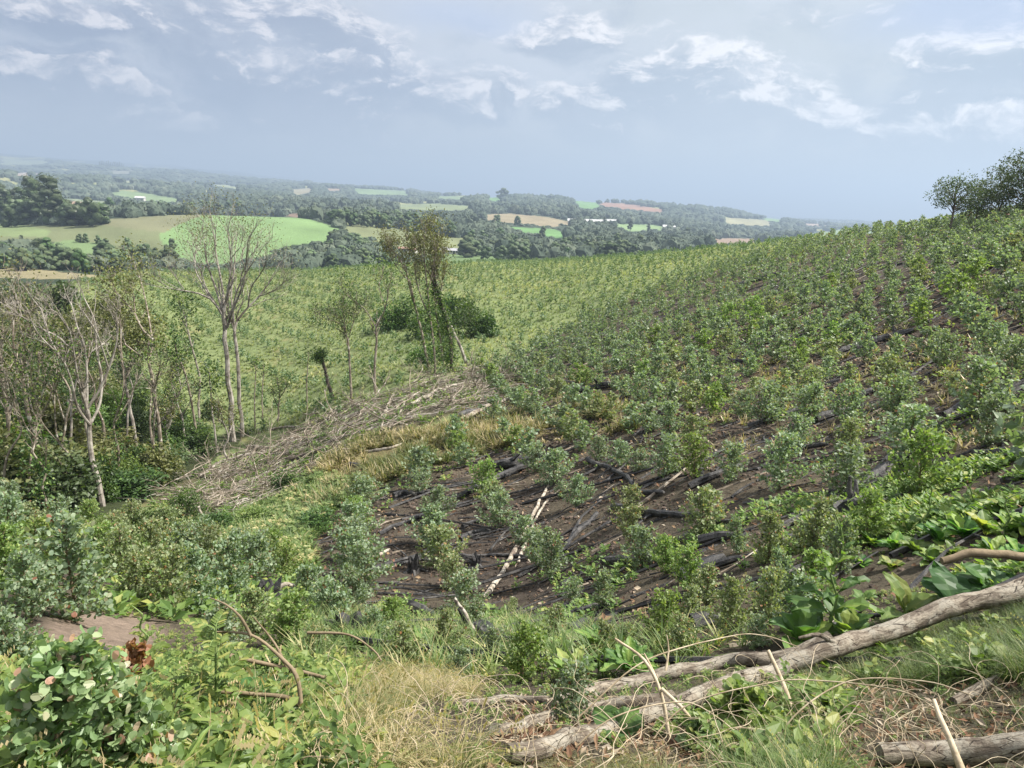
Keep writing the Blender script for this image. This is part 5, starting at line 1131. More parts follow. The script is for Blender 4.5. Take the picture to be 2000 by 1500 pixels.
for i, (pts, wpx, mt, lab) in enumerate([
  ([(640,870),(720,845),(800,822),(860,812)], 6, M_BARE, 'long curved grey branch across the middle of the brushwood'), ([(670,825),(760,790),(830,775)], 6, M_BARE, 'pale branch along the upper part of the brushwood'),
  ([(750,820),(757,800),(764,785)], 5, M_PALE, 'short white branch sticking up out of the brushwood'), ([(780,812),(788,795),(792,785)], 4, M_PALE, 'second short white branch sticking up beside the first'), ([(820,870),(835,855),(870,840),(920,832)], 5, M_BARE, 'grey branch right of the straw strip, at the heap edge'),
  ([(900,830),(960,800),(1030,780)], 9, M_GREY, 'grey log at the upper right end of the brushwood'), ([(470,950),(520,930),(560,918)], 6, M_BARE, 'curved branch on the lower left of the brushwood'), ([(390,935),(440,905),(500,890)], 5, M_BARE, 'thin curved branch at the gully end of the brushwood'),
  ([(800,795),(870,765),(950,745)], 6, M_PALE, 'pale long branch at the top of the brushwood near the clump'), ([(860,860),(905,840),(960,825)], 6, M_GREY, 'grey branch below the upper right heap log')]):
    log('cut_branch', lab, 'branch', pts, wpx, mt, None, 6, 0.4, 2.2, None, 1, seed=200+i, rough=0.1, crook=0.8)
airlog('bare_branch', 'white curving branch rising beside the lone round bush', 'branch', [(392,1030,25.5),(395,1012,25.5),(388,990,25.5)], 6, M_PALE, 6, 0.6, 33, 0.8)
# ---------------------------------------------------------------- woods and single trees of the far valley
q = np.random.default_rng(91)
def ico(lv):
    import bmesh
    bm = bmesh.new(); bmesh.ops.create_icosphere(bm, subdivisions=lv, radius=1.0); V = np.array([v.co[:] for v in bm.verts]); F_ = np.array([[v.index for v in f.verts] for f in bm.faces]); bm.free(); return V, F_
IC = ico(2)
WT_ = [crown(300+i, 1.0, 0.85, 620, 0.045, 12, 0.02, 0.8, trunk=False, core=IC) for i in range(6)]
TT_ = [crown(310+i, 1.0, 0.40, 800, 0.035, 16, 0.12, 1.1, trunk=False, core=IC) for i in range(3)]
WP = {}
def wood_tree(px, py, H, i, mt, rmin, tall=False, wide=1.0, name='valley_tree', group=None):
    p = gp(px, py, rmin); key = (tall, i % (3 if tall else 6), mt.name); T_ = (TT_ if tall else WT_)[key[1]]
    if key not in WP:
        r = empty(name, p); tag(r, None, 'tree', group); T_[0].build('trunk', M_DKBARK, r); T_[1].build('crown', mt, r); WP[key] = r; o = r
    else: o = copy_tree(WP[key])
    if group: o['group'] = group
    o.name = name
    o.location = p; o.rotation_euler = (0, 0, q.uniform(0, 6.28)); o.scale = (H*wide*q.uniform(0.8, 1.25), H*wide*q.uniform(0.8, 1.25), H); return o, np.linalg.norm(p)
ZONES = [
 ('trees of the left wood behind the grass field', [(-20,525),(-20,505),(60,500),(110,500),(150,510),(240,502),(345,505),(352,527),(200,534),(60,530)], 62, (5.5, 8.5), 250, 520, False, 14),
 ('trees of the wood right of the umbrella tree', [(505,527),(530,512),(600,505),(640,485),(660,468),(700,478),(762,500),(768,520)], 62, (5.5, 8.5), 250, 560, False, 12),
 ('tall trees of the grove at the left side', [(-20,440),(10,436),(60,438),(110,440),(110,432),(-20,425)], 9, (26, 34), 500, 900, True, 20),
 ('trees at the foot of the tall grove', [(20,444),(100,438),(200,444),(205,438),(130,428),(20,430)], 30, (11, 16), 500, 900, False, 12),
 ('trees of the dark wood right of the bright field', [(638,432),(700,424),(780,432),(880,456),(885,464),(760,448),(650,440)], 44, (8, 12), 560, 1300, False, 12),
 ('trees of the valley wood around the farm', [(892,500),(900,470),(940,462),(1000,470),(1100,480),(1250,488),(1250,502),(1000,516),(950,512)], 58, (7, 11), 330, 900, False, 12),
 ('trees behind the crest of the bright field', [(205,420),(300,414),(400,412),(480,410),(480,418),(300,421),(200,424)], 28, (10, 15), 760, 1500, False, 12)]
SHORT = dict(zip([z[0] for z in ZONES], ['wood left of the umbrella tree', 'wood right of the umbrella tree', 'tall grove at far left', 'low woods under the tall grove', 'dark wood beyond the bright field', 'wood by the farm roofs', 'tree line behind the bright field']))
for gname, poly, n_, (h0, h1), rmin, rmax, tall, _ in ZONES:
    xs = [p[0] for p in poly]; ys = [p[1] for p in poly]; c0 = 0; t_ = 0; items = []; used_ = []
    while c0 < n_ and t_ < 6000:
        t_ += 1; px = q.uniform(min(xs), max(xs)); py = q.uniform(min(ys), max(ys))
        if not inpoly(np.array(px), np.array(py), poly): continue
        p = gp(px, py, rmin); r = np.hypot(p[0], p[1])
        if r > rmax or any(math.hypot((px-a), (py-b)*2.5) < (11 if tall else 8) for a, b in used_): continue
        used_.append((px, py)); c0 += 1
        mt = [M_WOODL, M_WOODL, M_DARK, M_SHRUB, M_WOODL][q.integers(0, 5)]
        o, D = wood_tree(px, py, q.uniform(h0, h1), c0, M_DARK if tall else mt, rmin, tall, q.uniform(0.85, 1.25), 'grove_tree' if tall else 'valley_tree', gname); items.append((o, px, py))
    items.sort(key=lambda t: t[1])
    m_ = len(items)
    short = gname.split(' of the ')[-1] if ' of the ' in gname else gname
    for k, (o, px, py) in enumerate(items):
        half = k < m_/2; w_ = ORD[k] if half else ORD[m_-1-k]
        o['label'] = f"{'tall' if tall else 'round'}-crowned tree, {w_ or 'first'} from the {'left' if half else 'right'} in the {SHORT[gname]}"
for i, (px, py, H, lb, tall) in enumerate([(155,473,7,'small round tree alone in the pale field, left one',0),(168,474,8,'round tree with pale gap in the pale field, beside the left one',0),(192,476,7,'dark bush-like tree between the pale field and the wood',0),(208,480,6,'low dark tree at the wood edge right of the pale field trees',0),(250,483,9,'pointed dark tree rising from the wood near the field edge',0),(337,486,9,'single round tree at the lower left corner of the bright field',0),
   (778,482,10,'single pointed dark tree in the pale strip behind the leaning clump',1),(905,492,13,'round-crowned tree left of the farm roofs',0),(980,389,36,'big round tree clump on the far skyline',0),(1000,391,16,'small round tree right of the skyline clump',0),(1060,462,18,'tree at the edge of the far green strip',0),(970,440,20,'pair-like tree at the left end of the tan field',0),(1010,440,18,'dark tree on the lower edge of the tan field',0),(1340,470,26,'dark tall tree left of the brown field, far right of the valley',0),(1180,445,24,'dark tree beside the long white barns',1),(1230,452,26,'tall dark tree right of the long white barns',1),(1266,455,24,'dark tree left of the small white barn',1)]):
    o, D = wood_tree(px, py, H*(0.62 if H < 30 else 0.85), i, M_WOODL if not tall else M_DARK, 250, bool(tall), 1.3 if H > 30 else 1.0); o['label'] = lb; o['group'] = 'lone trees of the valley'
PO = []
for i in range(14):
    o, D = wood_tree(195+i*3.6, 327+i*0.25, 42+q.uniform(-6, 6), i, M_DARK, 4300, True, 0.45, 'poplar', 'poplars in a row on the far left ridge'); o['label'] = f'narrow poplar, {ORD[i] or "first"} from the left in the row on the far ridge'; o['category'] = 'poplar'

# the rest of the woods: masses no one could count
def blobt(lv, s):
    V, F_ = ico(lv); k = np.random.default_rng(s); V = V*(1+0.42*(k.random((len(V), 1))-0.5)); V[:, 2] = V[:, 2]*0.85+0.45
    g_ = Geo(); g_.add(V, F_, np.clip(0.25+0.25*V[:, 2]*0+0.35*(k.random(len(V))-0.3), 0, 1)); return g_
def leafblob(s):
    k = np.random.default_rng(s); g_ = blobt(2, s); d = rdir(46, k); d[:, 2] = np.abs(d[:, 2]); leaves(g_, d*k.uniform(0.85, 1.1, 46)[:, None]*[1, 1, 0.85]+[0, 0, 0.45], rdir(46, k), 0.30, 0.24, 4, k, 0.2+0.5*k.random(46)); return g_
def forest(name, label, n_, ra, rb, size, tmpl, seed):
    k = np.random.default_rng(seed); a = k.uniform(-0.72, 0.72, n_); r = np.exp(k.uniform(math.log(ra), math.log(rb), n_)); x = r*np.sin(a); y = r*np.cos(a)
    fm, vi = fieldmask(x, y); ok = ~fm & vi & (fbm(a*40, np.log(r)*14, 44, 3) > -0.42)
    x, y, r = x[ok], y[ok], r[ok]; z = zgrid(x, y); s_ = size(r)*k.uniform(0.65, 1.3, len(r)); g_ = Geo(); w_ = k.integers(0, len(tmpl), len(r)); hz_ = s_*k.uniform(0.9, 1.5, len(r))
    hz_ = np.minimum(hz_, 12); ppx, ppy, pdp = proj(np.stack([x, y, z], -1)); hit = np.zeros(len(r), bool)
    for kf in (1.0, 0.6):
        for poly, fa, fb, _c in FIELDS: hit |= inpoly(ppx, ppy-kf*hz_*1.3*F/r, poly) & (fb > r)
    hz_ = np.where(hit, hz_*0.30, hz_); s_ = np.where(hit, s_*0.6, s_); tone = 0.5*fbm(a[ok]*55, np.log(r)*18, 45, 3)+k.uniform(-0.15, 0.2, len(r))
    for t in range(len(tmpl)):
        m_ = w_ == t; g_.scatter(tmpl[t], np.stack([x[m_], y[m_], z[m_]-1.0], -1), k.uniform(0, 6.28, m_.sum()), s_[m_], v=tone[m_], scz=hz_[m_])
    o_ = g_.build(name, M_FARW); tag(o_, label, 'woodland', kind='stuff'); print(name, len(r))
forest('woods', 'dense dark woods filling the near valley beyond the crest', 9000, 330, 1500, lambda r: 3.6+r*0.0022, [leafblob(s) for s in (1, 2, 3)], 1)
forest('far_forest', 'blue hazed forest covering the far hills', 26000, 1400, 7000, lambda r: r*0.0042, [blobt(1, s) for s in (4, 5, 6)], 2)

# ---------------------------------------------------------------- farm buildings
def wallmat(name, c_, r=0.7):
    m = bpy.data.materials.new(name); m.use_nodes = True; n = NT(m.node_tree); p = n.n['Principled BSDF']; tc_ = n.node('ShaderNodeTexCoord')
    no = n.noise(tc_.outputs['Object'], 0.9, 5, 0.6); n.set(p, 'Base Color', n.mix(no.outputs[0], tuple(x*0.75 for x in c_), c_)); p.inputs['Roughness'].default_value = r; return m
MW, MR, MG, MGL = wallmat('white_plaster', (0.55, 0.53, 0.49)), wallmat('red_roof_tile', (0.26, 0.15, 0.115)), wallmat('grey_roof_sheet', (0.36, 0.36, 0.38)), wallmat('window_dark', (0.03, 0.035, 0.04), 0.2)
MWR = wallmat('white_roof_sheet', (0.55, 0.55, 0.54))
def house(px, py, rmin, Lx, Ly, h, roof, label, rz, name='farmhouse', cat='house', nw=4):
    p = gp(px, py, rmin); r = empty(name, p, rz); tag(r, label, cat)
    def box(nm, x0, x1, y0, y1, z0, z1, mt, par=r):
        g_ = Geo(); V = [(x, y, z) for z in (z0, z1) for y in (y0, y1) for x in (x0, x1)]; g_.add(V, [[0, 2, 3, 1], [4, 5, 7, 6], [0, 1, 5, 4], [2, 6, 7, 3], [0, 4, 6, 2], [1, 3, 7, 5]]); return g_.build(nm, mt, par)
    box('wall', -Lx/2, Lx/2, -Ly/2, Ly/2, -1.5, h, MW)
    g_ = Geo(); e = 0.5; rh = Ly*0.28; V = [(-Lx/2-e, -Ly/2-e, h), (Lx/2+e, -Ly/2-e, h), (Lx/2+e, Ly/2+e, h), (-Lx/2-e, Ly/2+e, h), (-Lx/2-e, 0, h+rh), (Lx/2+e, 0, h+rh)]
    g_.add(V, [[0, 1, 5, 4], [2, 3, 4, 5]]); g_.add(V, [[0, 4, 3], [1, 2, 5]]); g_.add(V, [[3, 2, 1, 0]]); g_.build('roof', roof, r)
    for k in range(nw):
        x = -Lx/2+Lx*(k+0.5)/nw
        if k == nw//2: box('door', x-0.55, x+0.55, -Ly/2-0.06, -Ly/2+0.02, 0, 2.1, MGL)
        else: box('window', x-0.6, x+0.6, -Ly/2-0.05, -Ly/2+0.02, 1.0, 2.1, MGL)
house(788, 492, 330, 6.5, 4, 2.0, MR, 'farmhouse with reddish roof on the green slope right of the leaning clump', 0.2)
house(806, 493, 330, 5, 3.5, 1.8, MR, 'smaller red-roofed building joined close to the reddish farmhouse', -0.3)
house(888, 496, 330, 12, 5, 2.2, MG, 'long low grey-roofed farm building among valley trees', -0.1, nw=7)
house(868, 493, 330, 6, 4, 2.0, MG, 'small grey-roofed shed at the left of the long farm building', 0.3, 'farm_shed', 'shed')
house(1143, 438, 900, 52, 11, 4.5, MWR, 'long white barn below the far wood', -0.05, 'barn', 'barn', 9)
house(1186, 438, 900, 26, 11, 4.5, MWR, 'shorter white barn right of the long one', -0.05, 'barn', 'barn', 5)
house(1306, 449, 900, 20, 11, 5.0, MWR, 'small white barn at the right among dark trees', 0, 'barn', 'barn', 4)
house(274, 392, 900, 16, 10, 5.0, MWR, 'tiny white building at the edge of the pale green hill field', 0.1, 'farmhouse', 'house', 4)
house(448, 390, 1200, 24, 12, 5.0, MWR, 'tiny cream building far off in the valley trees', 0.1, 'farmhouse', 'house', 4)

# ---------------------------------------------------------------- litter of the burn
q = np.random.default_rng(33)
M_LIT = mat_leaf('dead_leaf_litter', [(0, (0.02, 0.018, 0.017)), (0.35, (0.07, 0.045, 0.03)), (0.65, (0.16, 0.095, 0.055)), (0.88, (0.24, 0.17, 0.10)), (1, (0.40, 0.36, 0.29))], 0.05, 0.8, 0.1)
SOILP = [(560,1110),(640,1010),(760,940),(870,870),(905,800),(930,745),(1090,650),(1330,545),(1600,470),(2300,345),(2300,1300),(1560,1280),(900,1330),(560,1300)]
P = scatter_px(24000, SOILP, 4, 45, 51)
a = q.uniform(0, 6.28, len(P)); ax = np.stack([np.cos(a), np.sin(a), q.uniform(-0.2, 0.5, len(P))], -1); g = Geo()
sz = q.uniform(0.035, 0.13, len(P))*(0.6+np.hypot(P[:, 0], P[:, 1])/30)
leaves(g, P+[0, 0, 0.015], ax, sz, sz*q.uniform(0.2, 0.7, len(P)), 4, q, q.random(len(P))**1.2, upb=1.5)
o = g.build('leaf_litter', M_LIT); tag(o, 'dead leaves and ash flakes on the burnt soil', 'litter', kind='stuff')
g = Geo(); P = scatter_px(2300, SOILP, 5, 60, 52)
for p in P:
    L = q.uniform(0.25, 2.2); an = math.atan2(-RD[0], RD[1])+q.normal()*0.6+math.pi/2; an = R_(12)+q.normal()*0.55
    d = np.array([math.cos(an), math.sin(an), 0]); e = p+d*L; e[2] = float(zgrid(e[0], e[1])); m_ = (p+e)/2+[q.normal()*0.05*L, q.normal()*0.05*L, 0.02]; r = q.uniform(0.008, 0.036)
    if q.random() < 0.10: L *= 2.4; r = q.uniform(0.03, 0.055); e = p+d*L; e[2] = float(zgrid(e[0], e[1])); m_ = (p+e)/2+[q.normal()*0.06*L, q.normal()*0.06*L, 0]; m_[2] = float(zgrid(m_[0], m_[1]))+r
    T3 = np.array([p+[0, 0, r*0.6], m_+[0, 0, r], e+[0, 0, q.uniform(0.01, 0.10)]]); tube(g, resample(T3, L/4), np.linspace(r, r*0.5, len(resample(T3, L/4))), 5, q.random(), m=int(q.random() < 0.15), cap=False)
o = g.build('burnt_sticks', [M_CHAR, M_TRUNK]); tag(o, 'countless small burnt sticks strewn over the slope', 'sticks', kind='stuff')
CL_ = [blobt(1, s) for s in (7, 8, 9)]; P = scatter_px(8000, SOILP, 4, 32, 57); g = Geo(); w_ = q.integers(0, 3, len(P))
for t in range(3): k = w_ == t; g.scatter(CL_[t], P[k]-[0, 0, 0.02], q.uniform(0, 6.28, k.sum()), q.uniform(0.012, 0.05, k.sum())*(0.6+np.hypot(P[k, 0], P[k, 1])/25), v=q.uniform(-0.3, 0.3, k.sum()))
M_CLOD = mat_leaf('soil_clod', [(0, (0.05, 0.042, 0.035)), (0.6, (0.12, 0.095, 0.075)), (1, (0.2, 0.165, 0.13))], 0.0, 0.95, 0.05)
o = g.build('soil_clods', M_CLOD); tag(o, 'crumbly clods of dark earth on the burnt slope', 'clods', kind='stuff')
P = scatter_px(3500, [(1000,1360),(1350,1420),(1650,1320),(2000,1290),(2300,1290),(2300,1650),(900,1650)], 1.5, 4.5, 58); a = q.uniform(0, 6.28, len(P)); g = Geo(); sz = q.uniform(0.02, 0.06, len(P))
leaves(g, P+[0, 0, 0.01], np.stack([np.cos(a), np.sin(a), q.uniform(-0.1, 0.6, len(P))], -1), sz, sz*q.uniform(0.15, 0.5, len(P)), 4, q, 0.35+0.65*q.random(len(P)), upb=1.0)
o = g.build('dead_leaf_litter', M_LIT); tag(o, 'brown dead leaves on the near bank around the logs', 'litter', kind='stuff')
# green growing through the brushwood
P = scatter_px(900, SLASH, 24, 56, 53, gap=0.22)
cover('slash_weeds', 'weeds and grass growing through the brushwood', HBf+[tuft(9, 12, 0.4, 0.03, 2, 0.7, 0.8)], P, M_WEED, (0.7, 1.9), 19, 0.2, None, 'weeds')

# ---------------------------------------------------------------- big-leaved weeds
def bigleaf(g, p, az_, el_, L, W, q, v, curl=0.9, wavy=0.10, fold=0.25, n_=8, lobes=0, petiole=0.15):
    t = np.linspace(0, 1, n_); e = el_-curl*t; ds = L/(n_-1); x = np.concatenate([[0], np.cumsum(np.cos(e[:-1])*ds)]); z = np.concatenate([[0], np.cumsum(np.sin(e[:-1])*ds)])
    wd = W*0.5*np.sin(np.pi*np.clip((t-petiole)/(1-petiole), 0, 1)**0.85)**0.75; wd = np.maximum(wd, 0.012*L)
    if lobes: wd = wd*(0.62+0.38*np.abs(np.sin(t*lobes*math.pi)))
    c_, s_ = math.cos(az_), math.sin(az_); mid = np.stack([x*c_, x*s_, z], -1)+p; sd_ = np.array([-s_, c_, 0]); up_ = np.stack([-np.sin(e)*c_, -np.sin(e)*s_, np.cos(e)], -1)
    rows = []
    for k_, f_ in ((-1, 1), (-0.5, 1), (0, 0), (0.5, 1), (1, 1)):
        wv__ = wavy*W*q.normal(size=n_)*abs(k_)*0.5
        rows.append(mid+sd_*(k_*wd)[:, None]+up_*(fold*wd*abs(k_)+wv__)[:, None])
    V = np.stack(rows, 1).reshape(-1, 3); F_ = [[i*5+j, i*5+j+1, (i+1)*5+j+1, (i+1)*5+j] for i in range(n_-1) for j in range(4)]
    vv = np.clip(v+np.tile([0, 0.0, 0.22, 0.0, 0], n_), 0, 1); g.add(V, F_, vv)
def bigweed(name, label, cat, px, py, r_, H, kind, seed, mt=None, group=None, n_=None, wide=1.0):
    q = np.random.default_rng(seed); b = P_(px, py, r_); b[2] = float(zgrid(b[0], b[1])); root = empty(name, b); tag(root, label, cat, group)
    lf = Geo(); st = Geo(); mt = mt or M_BROAD
    if kind == 'stalk':      # tall flowering stalk over a rosette
        pts = [np.array([q.normal()*0.02*H*i, q.normal()*0.01*H*i, H*i/6]) for i in range(7)]; tube(st, resample(pts, H/12), np.linspace(0.012, 0.004, len(resample(pts, H/12))), 7, 0.5)
        for i in range(n_ or 22):
            u = (i+0.5)/(n_ or 22); L = (0.36*(1-u)**1.3+0.05)*H*q.uniform(0.8, 1.2); bigleaf(lf, pts[min(6, int(u*6))]*1.0+[0, 0, H*(u*0.92)-pts[min(6, int(u*6))][2]], i*2.4+q.normal()*0.3, R_(30+45*u), L, L*(0.45-0.15*u), q, q.uniform(0.3, 0.85), 1.1, 0.26, 0.3)
    elif kind == 'rosette':
        for i in range(n_ or 9): bigleaf(lf, np.array([0, 0, 0.0]), i*2.4+q.normal()*0.3, R_(q.uniform(25, 75)), H*q.uniform(0.8, 1.2), H*0.55*wide, q, q.uniform(0.25, 1.0), 0.9, 0.12, 0.25)
    elif kind == 'round':
        for i in range(n_ or 5): bigleaf(lf, np.array([0, 0, 0.02]), i*2.1+q.normal()*0.4, R_(q.uniform(20, 60)), H*q.uniform(0.8, 1.15), H*0.85*wide, q, q.uniform(0.0, 0.55), 1.0, 0.13, 0.12, petiole=0.05)
    elif kind == 'lobed':
        for i in range(n_ or 16): bigleaf(lf, np.array([0, 0, H*0.3*q.random()]), i*2.4+q.normal()*0.3, R_(q.uniform(25, 75)), H*q.uniform(0.7, 1.1), H*0.42, q, q.uniform(0.4, 0.9), 0.9, 0.10, 0.2, 12, 5)
    elif kind == 'fern':     # compound leaves in pairs up a stem
        tube(st, [(0, 0, 0), (0.01, 0, H*0.5), (0.02, 0.01, H)], [0.006, 0.005, 0.003], 6, 0.5)
        for i in range(n_ or 13):
            u = 0.25+0.75*i/12; a_ = i*2.4+q.normal()*0.3; Lf = H*(0.50-0.25*u)*q.uniform(0.85, 1.15); el_ = R_(35); d = np.array([math.cos(a_)*math.cos(el_), math.sin(a_)*math.cos(el_), math.sin(el_)])
            pts = np.array([np.array([0.01, 0, H*u])+d*Lf*t-np.array([0, 0, 0.35*Lf*t*t]) for t in np.linspace(0, 1, 6)]); tube(st, pts, np.linspace(0.003, 0.001, 6), 4, 0.5, cap=False)
            for j in range(9):
                t = 0.15+0.85*j/8; pp = pts[min(4, int(t*5))]+(pts[min(5, int(t*5)+1)]-pts[min(4, int(t*5))])*(t*5-int(t*5) if t < 1 else 1)
                for sg in (-1, 1):
                    s_ = np.cross(d, [0, 0, 1])*sg; leaves(lf, pp[None], (norm(s_+d*0.7))[None], Lf*0.34*(1.1-0.6*t), Lf*0.10, 6, q, q.uniform(0.4, 1.0), 0.15, upb=2)
    if st.V: st.build('stalk', M_GREENSTEM, root)
    lf.build('leaves', mt, root)
    return root
BW = 'broad-leaved weeds along the right of the slope'
bigweed('stalk_weed', 'tallest leafy stalk weed, standing behind the middle of the long grey log', 'weed', 1612, 1262, 5.35, 1.0, 'stalk', 1)
bigweed('broadleaf_weed', 'huge dark round-leaved plant behind the right end of the long grey log', 'weed', 1862, 1178, 5.75, 0.30, 'round', 2, n_=9)
bigweed('broadleaf_weed', 'second dark round-leaved plant, right of the huge one', 'weed', 1930, 1150, 6.0, 0.26, 'round', 3, n_=8)
bigweed('broadleaf_weed', 'upright yellow-green cabbage-like weed on bare soil left of the dark round leaves', 'weed', 1768, 1195, 5.8, 0.30, 'rosette', 4, M_WEED, wide=0.9)
bigweed('broadleaf_weed', 'small yellowish weed on bare soil left of the cabbage-like one', 'weed', 1690, 1150, 6.6, 0.14, 'rosette', 5, M_WEED)
bigweed('broadleaf_weed', 'large-leaved weed at the left foot of the tall stalk weed', 'weed', 1560, 1268, 5.2, 0.30, 'rosette', 6)
bigweed('broadleaf_weed', 'large-leaved weed right of the tall stalk weed foot', 'weed', 1650, 1250, 5.3, 0.24, 'rosette', 7)
ITW = []
for i, (px, py, h, kd) in enumerate([(1600,1065,0.40,'rosette'),(1655,1075,0.42,'rosette'),(1700,1065,0.40,'rosette'),(1745,1075,0.45,'rosette'),(1790,1080,0.42,'rosette'),(1830,1060,0.48,'rosette'),(1880,1050,0.50,'rosette'),(1925,1045,0.48,'rosette'),(1975,1050,0.48,'rosette'),(2020,1040,0.5,'rosette'),(1960,1000,0.45,'rosette'),(1900,1015,0.42,'rosette'),(1850,1020,0.42,'rosette'),(1780,1035,0.40,'rosette'),(1720,1030,0.36,'rosette'),(1820,1100,0.34,'rosette'),(1740,1110,0.30,'rosette'),(1990,1095,0.40,'rosette'),(1680,1105,0.28,'rosette'),(1860,1085,0.36,'rosette'),(1940,1085,0.36,'rosette')]):
    p = gp(px, py); o = bigweed('broadleaf_weed', None, 'weed', px, py, math.hypot(p[0], p[1]), h*0.52, kd, 20+i, [M_BROAD, M_WEED, M_BROAD][i % 3], BW, n_=14); ITW.append((o, px, py-20))
place_labels(ITW, 'broad-leaved weed')
for i, (px, py, h, lb) in enumerate([(1882,1042,0.75,'thin tall flowering weed with tiny pale blossoms, at the right'),(1655,1030,0.45,'thin stalk weed with yellow-green tip behind the big leaves'),(1960,1060,0.5,'thin stalk weed near the right side above the jutting branch'),(1800,1040,0.6,'thin stalk weed between the two big-leaved groups'),(285,1275,0.42,'slim leafy stalk weed beside the bare soil patch at the left')]):
    p = gp(px, py); bigweed('stalk_weed', lb, 'weed', px, py, math.hypot(p[0], p[1]), h, 'stalk', 60+i, M_WEED, n_=14)
for i, (px, py, h, lb) in enumerate([(1172,1290,0.30,'bright lobed-leaf weed in front of the charred chunk'),(1225,1320,0.24,'smaller lobed-leaf weed right of the bright one'),(960,1205,0.25,'pale green lobed weed at the right of the bleached leaning branch'),(1115,1330,0.22,'lobed weed left of the bright one, near the upper grey branch'),(700,1262,0.22,'yellow-green weed growing beside the split grey stump'),(1010,1235,0.26,'leafy green weed behind the fat blackened log')]):
    p = gp(px, py); bigweed('lobed_weed', lb, 'weed', px, py, math.hypot(p[0], p[1]), h, 'lobed', 70+i, M_BROAD if i < 2 else M_WEED)
bigweed('fern_weed', 'pale fern-leaved tall weed in front of the thin dark branch at the left', 'weed', 428, 1490, 2.75, 0.46, 'fern', 80, M_WEED)
bigweed('fern_weed', 'smaller fern-leaved weed left of the tall one', 'weed', 345, 1440, 3.0, 0.28, 'fern', 81, M_WEED, n_=10)
bigweed('broadleaf_weed', 'single round-leaved weed under the long grey log, bottom centre right', 'weed', 1205, 1500, 2.75, 0.16, 'round', 82, n_=4)
bigweed('sword_leaf_plant', 'sword-leaved green plant cut by the bottom of the view', 'plant', 350, 1640, 2.0, 0.22, 'rosette', 83, M_WEED, wide=0.22, n_=7)
bigweed('broadleaf_weed', 'bright glossy-leaved weed under the arching bare branch', 'weed', 640, 1420, 3.1, 0.17, 'rosette', 84, M_WEED, n_=12, wide=0.8)
bigweed('broadleaf_weed', 'wide-leaved green weed beneath the straight thin dark branch', 'weed', 560, 1400, 3.2, 0.20, 'round', 85, M_BROAD, n_=8, wide=0.8)
bigweed('broadleaf_weed', 'green broad weed between the fern-leaved weeds and the arching branch', 'weed', 500, 1440, 3.0, 0.17, 'round', 86, M_BROAD, n_=8, wide=0.8)

# ---------------------------------------------------------------- round-leaved eucalyptus in the near corner and other near shrubs
def nearbush(name, label, cat, px, ptop, r_, mt, seed, nb=40, nl=22, ls=0.055, k=10, fat=0.5, red=0.8, wide=1.0, sink=0.0, H=None):
    b = P_(px, ptop, r_); z0 = float(zgrid(b[0], b[1])); H = H or (b[2]-z0); st, fo = euc(seed, nb, nl, ls/H, k, fat, red)
    root = empty(name, (b[0], b[1], b[2]-H), 0.3*seed); tag(root, label, cat); root.scale = (H*wide, H*wide, H); st.build('stem', M_REDD if 0 else M_STEM, root); fo.build('foliage', mt, root); return root
nearbush('round_leaf_eucalyptus', 'eucalyptus shrub with big round pinkish-green leaves in the bottom left corner', 'shrub', 75, 1262, 1.95, M_ROUND, 3, 56, 28, 0.029, 10, 0.42, 0.9, 1.05)
nearbush('round_leaf_eucalyptus', 'round-leaved shrub with yellow and orange tips right of the corner one', 'shrub', 235, 1350, 2.0, M_ROUND, 4, 44, 20, 0.031, 10, 0.45, 0.9, 1.0)
nearbush('round_leaf_eucalyptus', 'smaller round-leaved shrub with rusty leaves between soil and dry twigs', 'shrub', 300, 1400, 2.2, M_ROUND, 5, 32, 14, 0.028, 9, 0.4, 0.9)
nearbush('round_leaf_eucalyptus', 'taller pale-leaved eucalyptus shrub just behind the corner one', 'shrub', 160, 1290, 2.3, M_ROUND, 9, 46, 22, 0.030, 10, 0.45, 0.5, 1.0)
nearbush('withered_shrub', 'withered red-brown shrub beside the black log at the left', 'shrub', 268, 1262, 3.9, M_REDD, 6, 26, 9, 0.05, 6, 0.42, 0.2, 0.9)
nearbush('round_leaf_eucalyptus', 'yellow-green round-leaved shrub with orange tips below the long grey log', 'shrub', 1450, 1345, 2.8, M_EUCG, 7, 44, 16, 0.032, 9, 0.5, 0.8, 1.35)
nearbush('round_leaf_eucalyptus', 'green round-leaved shrub among dry stems left of the orange-tipped one', 'shrub', 1370, 1405, 2.6, M_ROUND, 8, 34, 14, 0.030, 9, 0.5, 0.3, 1.3)
log('charred_log', 'black log behind the withered red-brown shrub', 'log', [(170,1278),(210,1282),(245,1290)], 15, M_CHAR, None, 8, 0.7, 0.5, None, 1, seed=300)

# dry curling stems over the lower right bank
q = np.random.default_rng(66); g = Geo()
def vine(g, p, a, L, r, q, rise=0.5):
    n_ = 14; pts = [p]; e = q.uniform(0.4, 1.2)*rise*2; da = q.normal()*0.22; 
    for i in range(n_):
        d = np.array([math.cos(a)*math.cos(e), math.sin(a)*math.cos(e), math.sin(e)]); pts.append(pts[-1]+d*L/n_); a += da+q.normal()*0.38; e += q.normal()*0.16; e -= q.uniform(0.02, 0.22)*rise*2; da += q.normal()*0.05
    pts = np.array(pts); gz_ = zgrid(pts[:, 0], pts[:, 1])+0.01; pts[:, 2] = np.maximum(pts[:, 2], gz_); tube(g, resample(pts, L/30), np.linspace(r, r*0.45, len(resample(pts, L/30))), 5, q.random(), cap=False)
P = scatter_px(260, [(1000,1380),(1300,1400),(1500,1340),(1900,1330),(2200,1380),(2200,1650),(1000,1650)], 1.7, 3.8, 67)
for p in P: vine(g, p, q.uniform(0, 6.28), q.uniform(0.25, 0.75), q.uniform(0.0009, 0.002), q, 0.5)
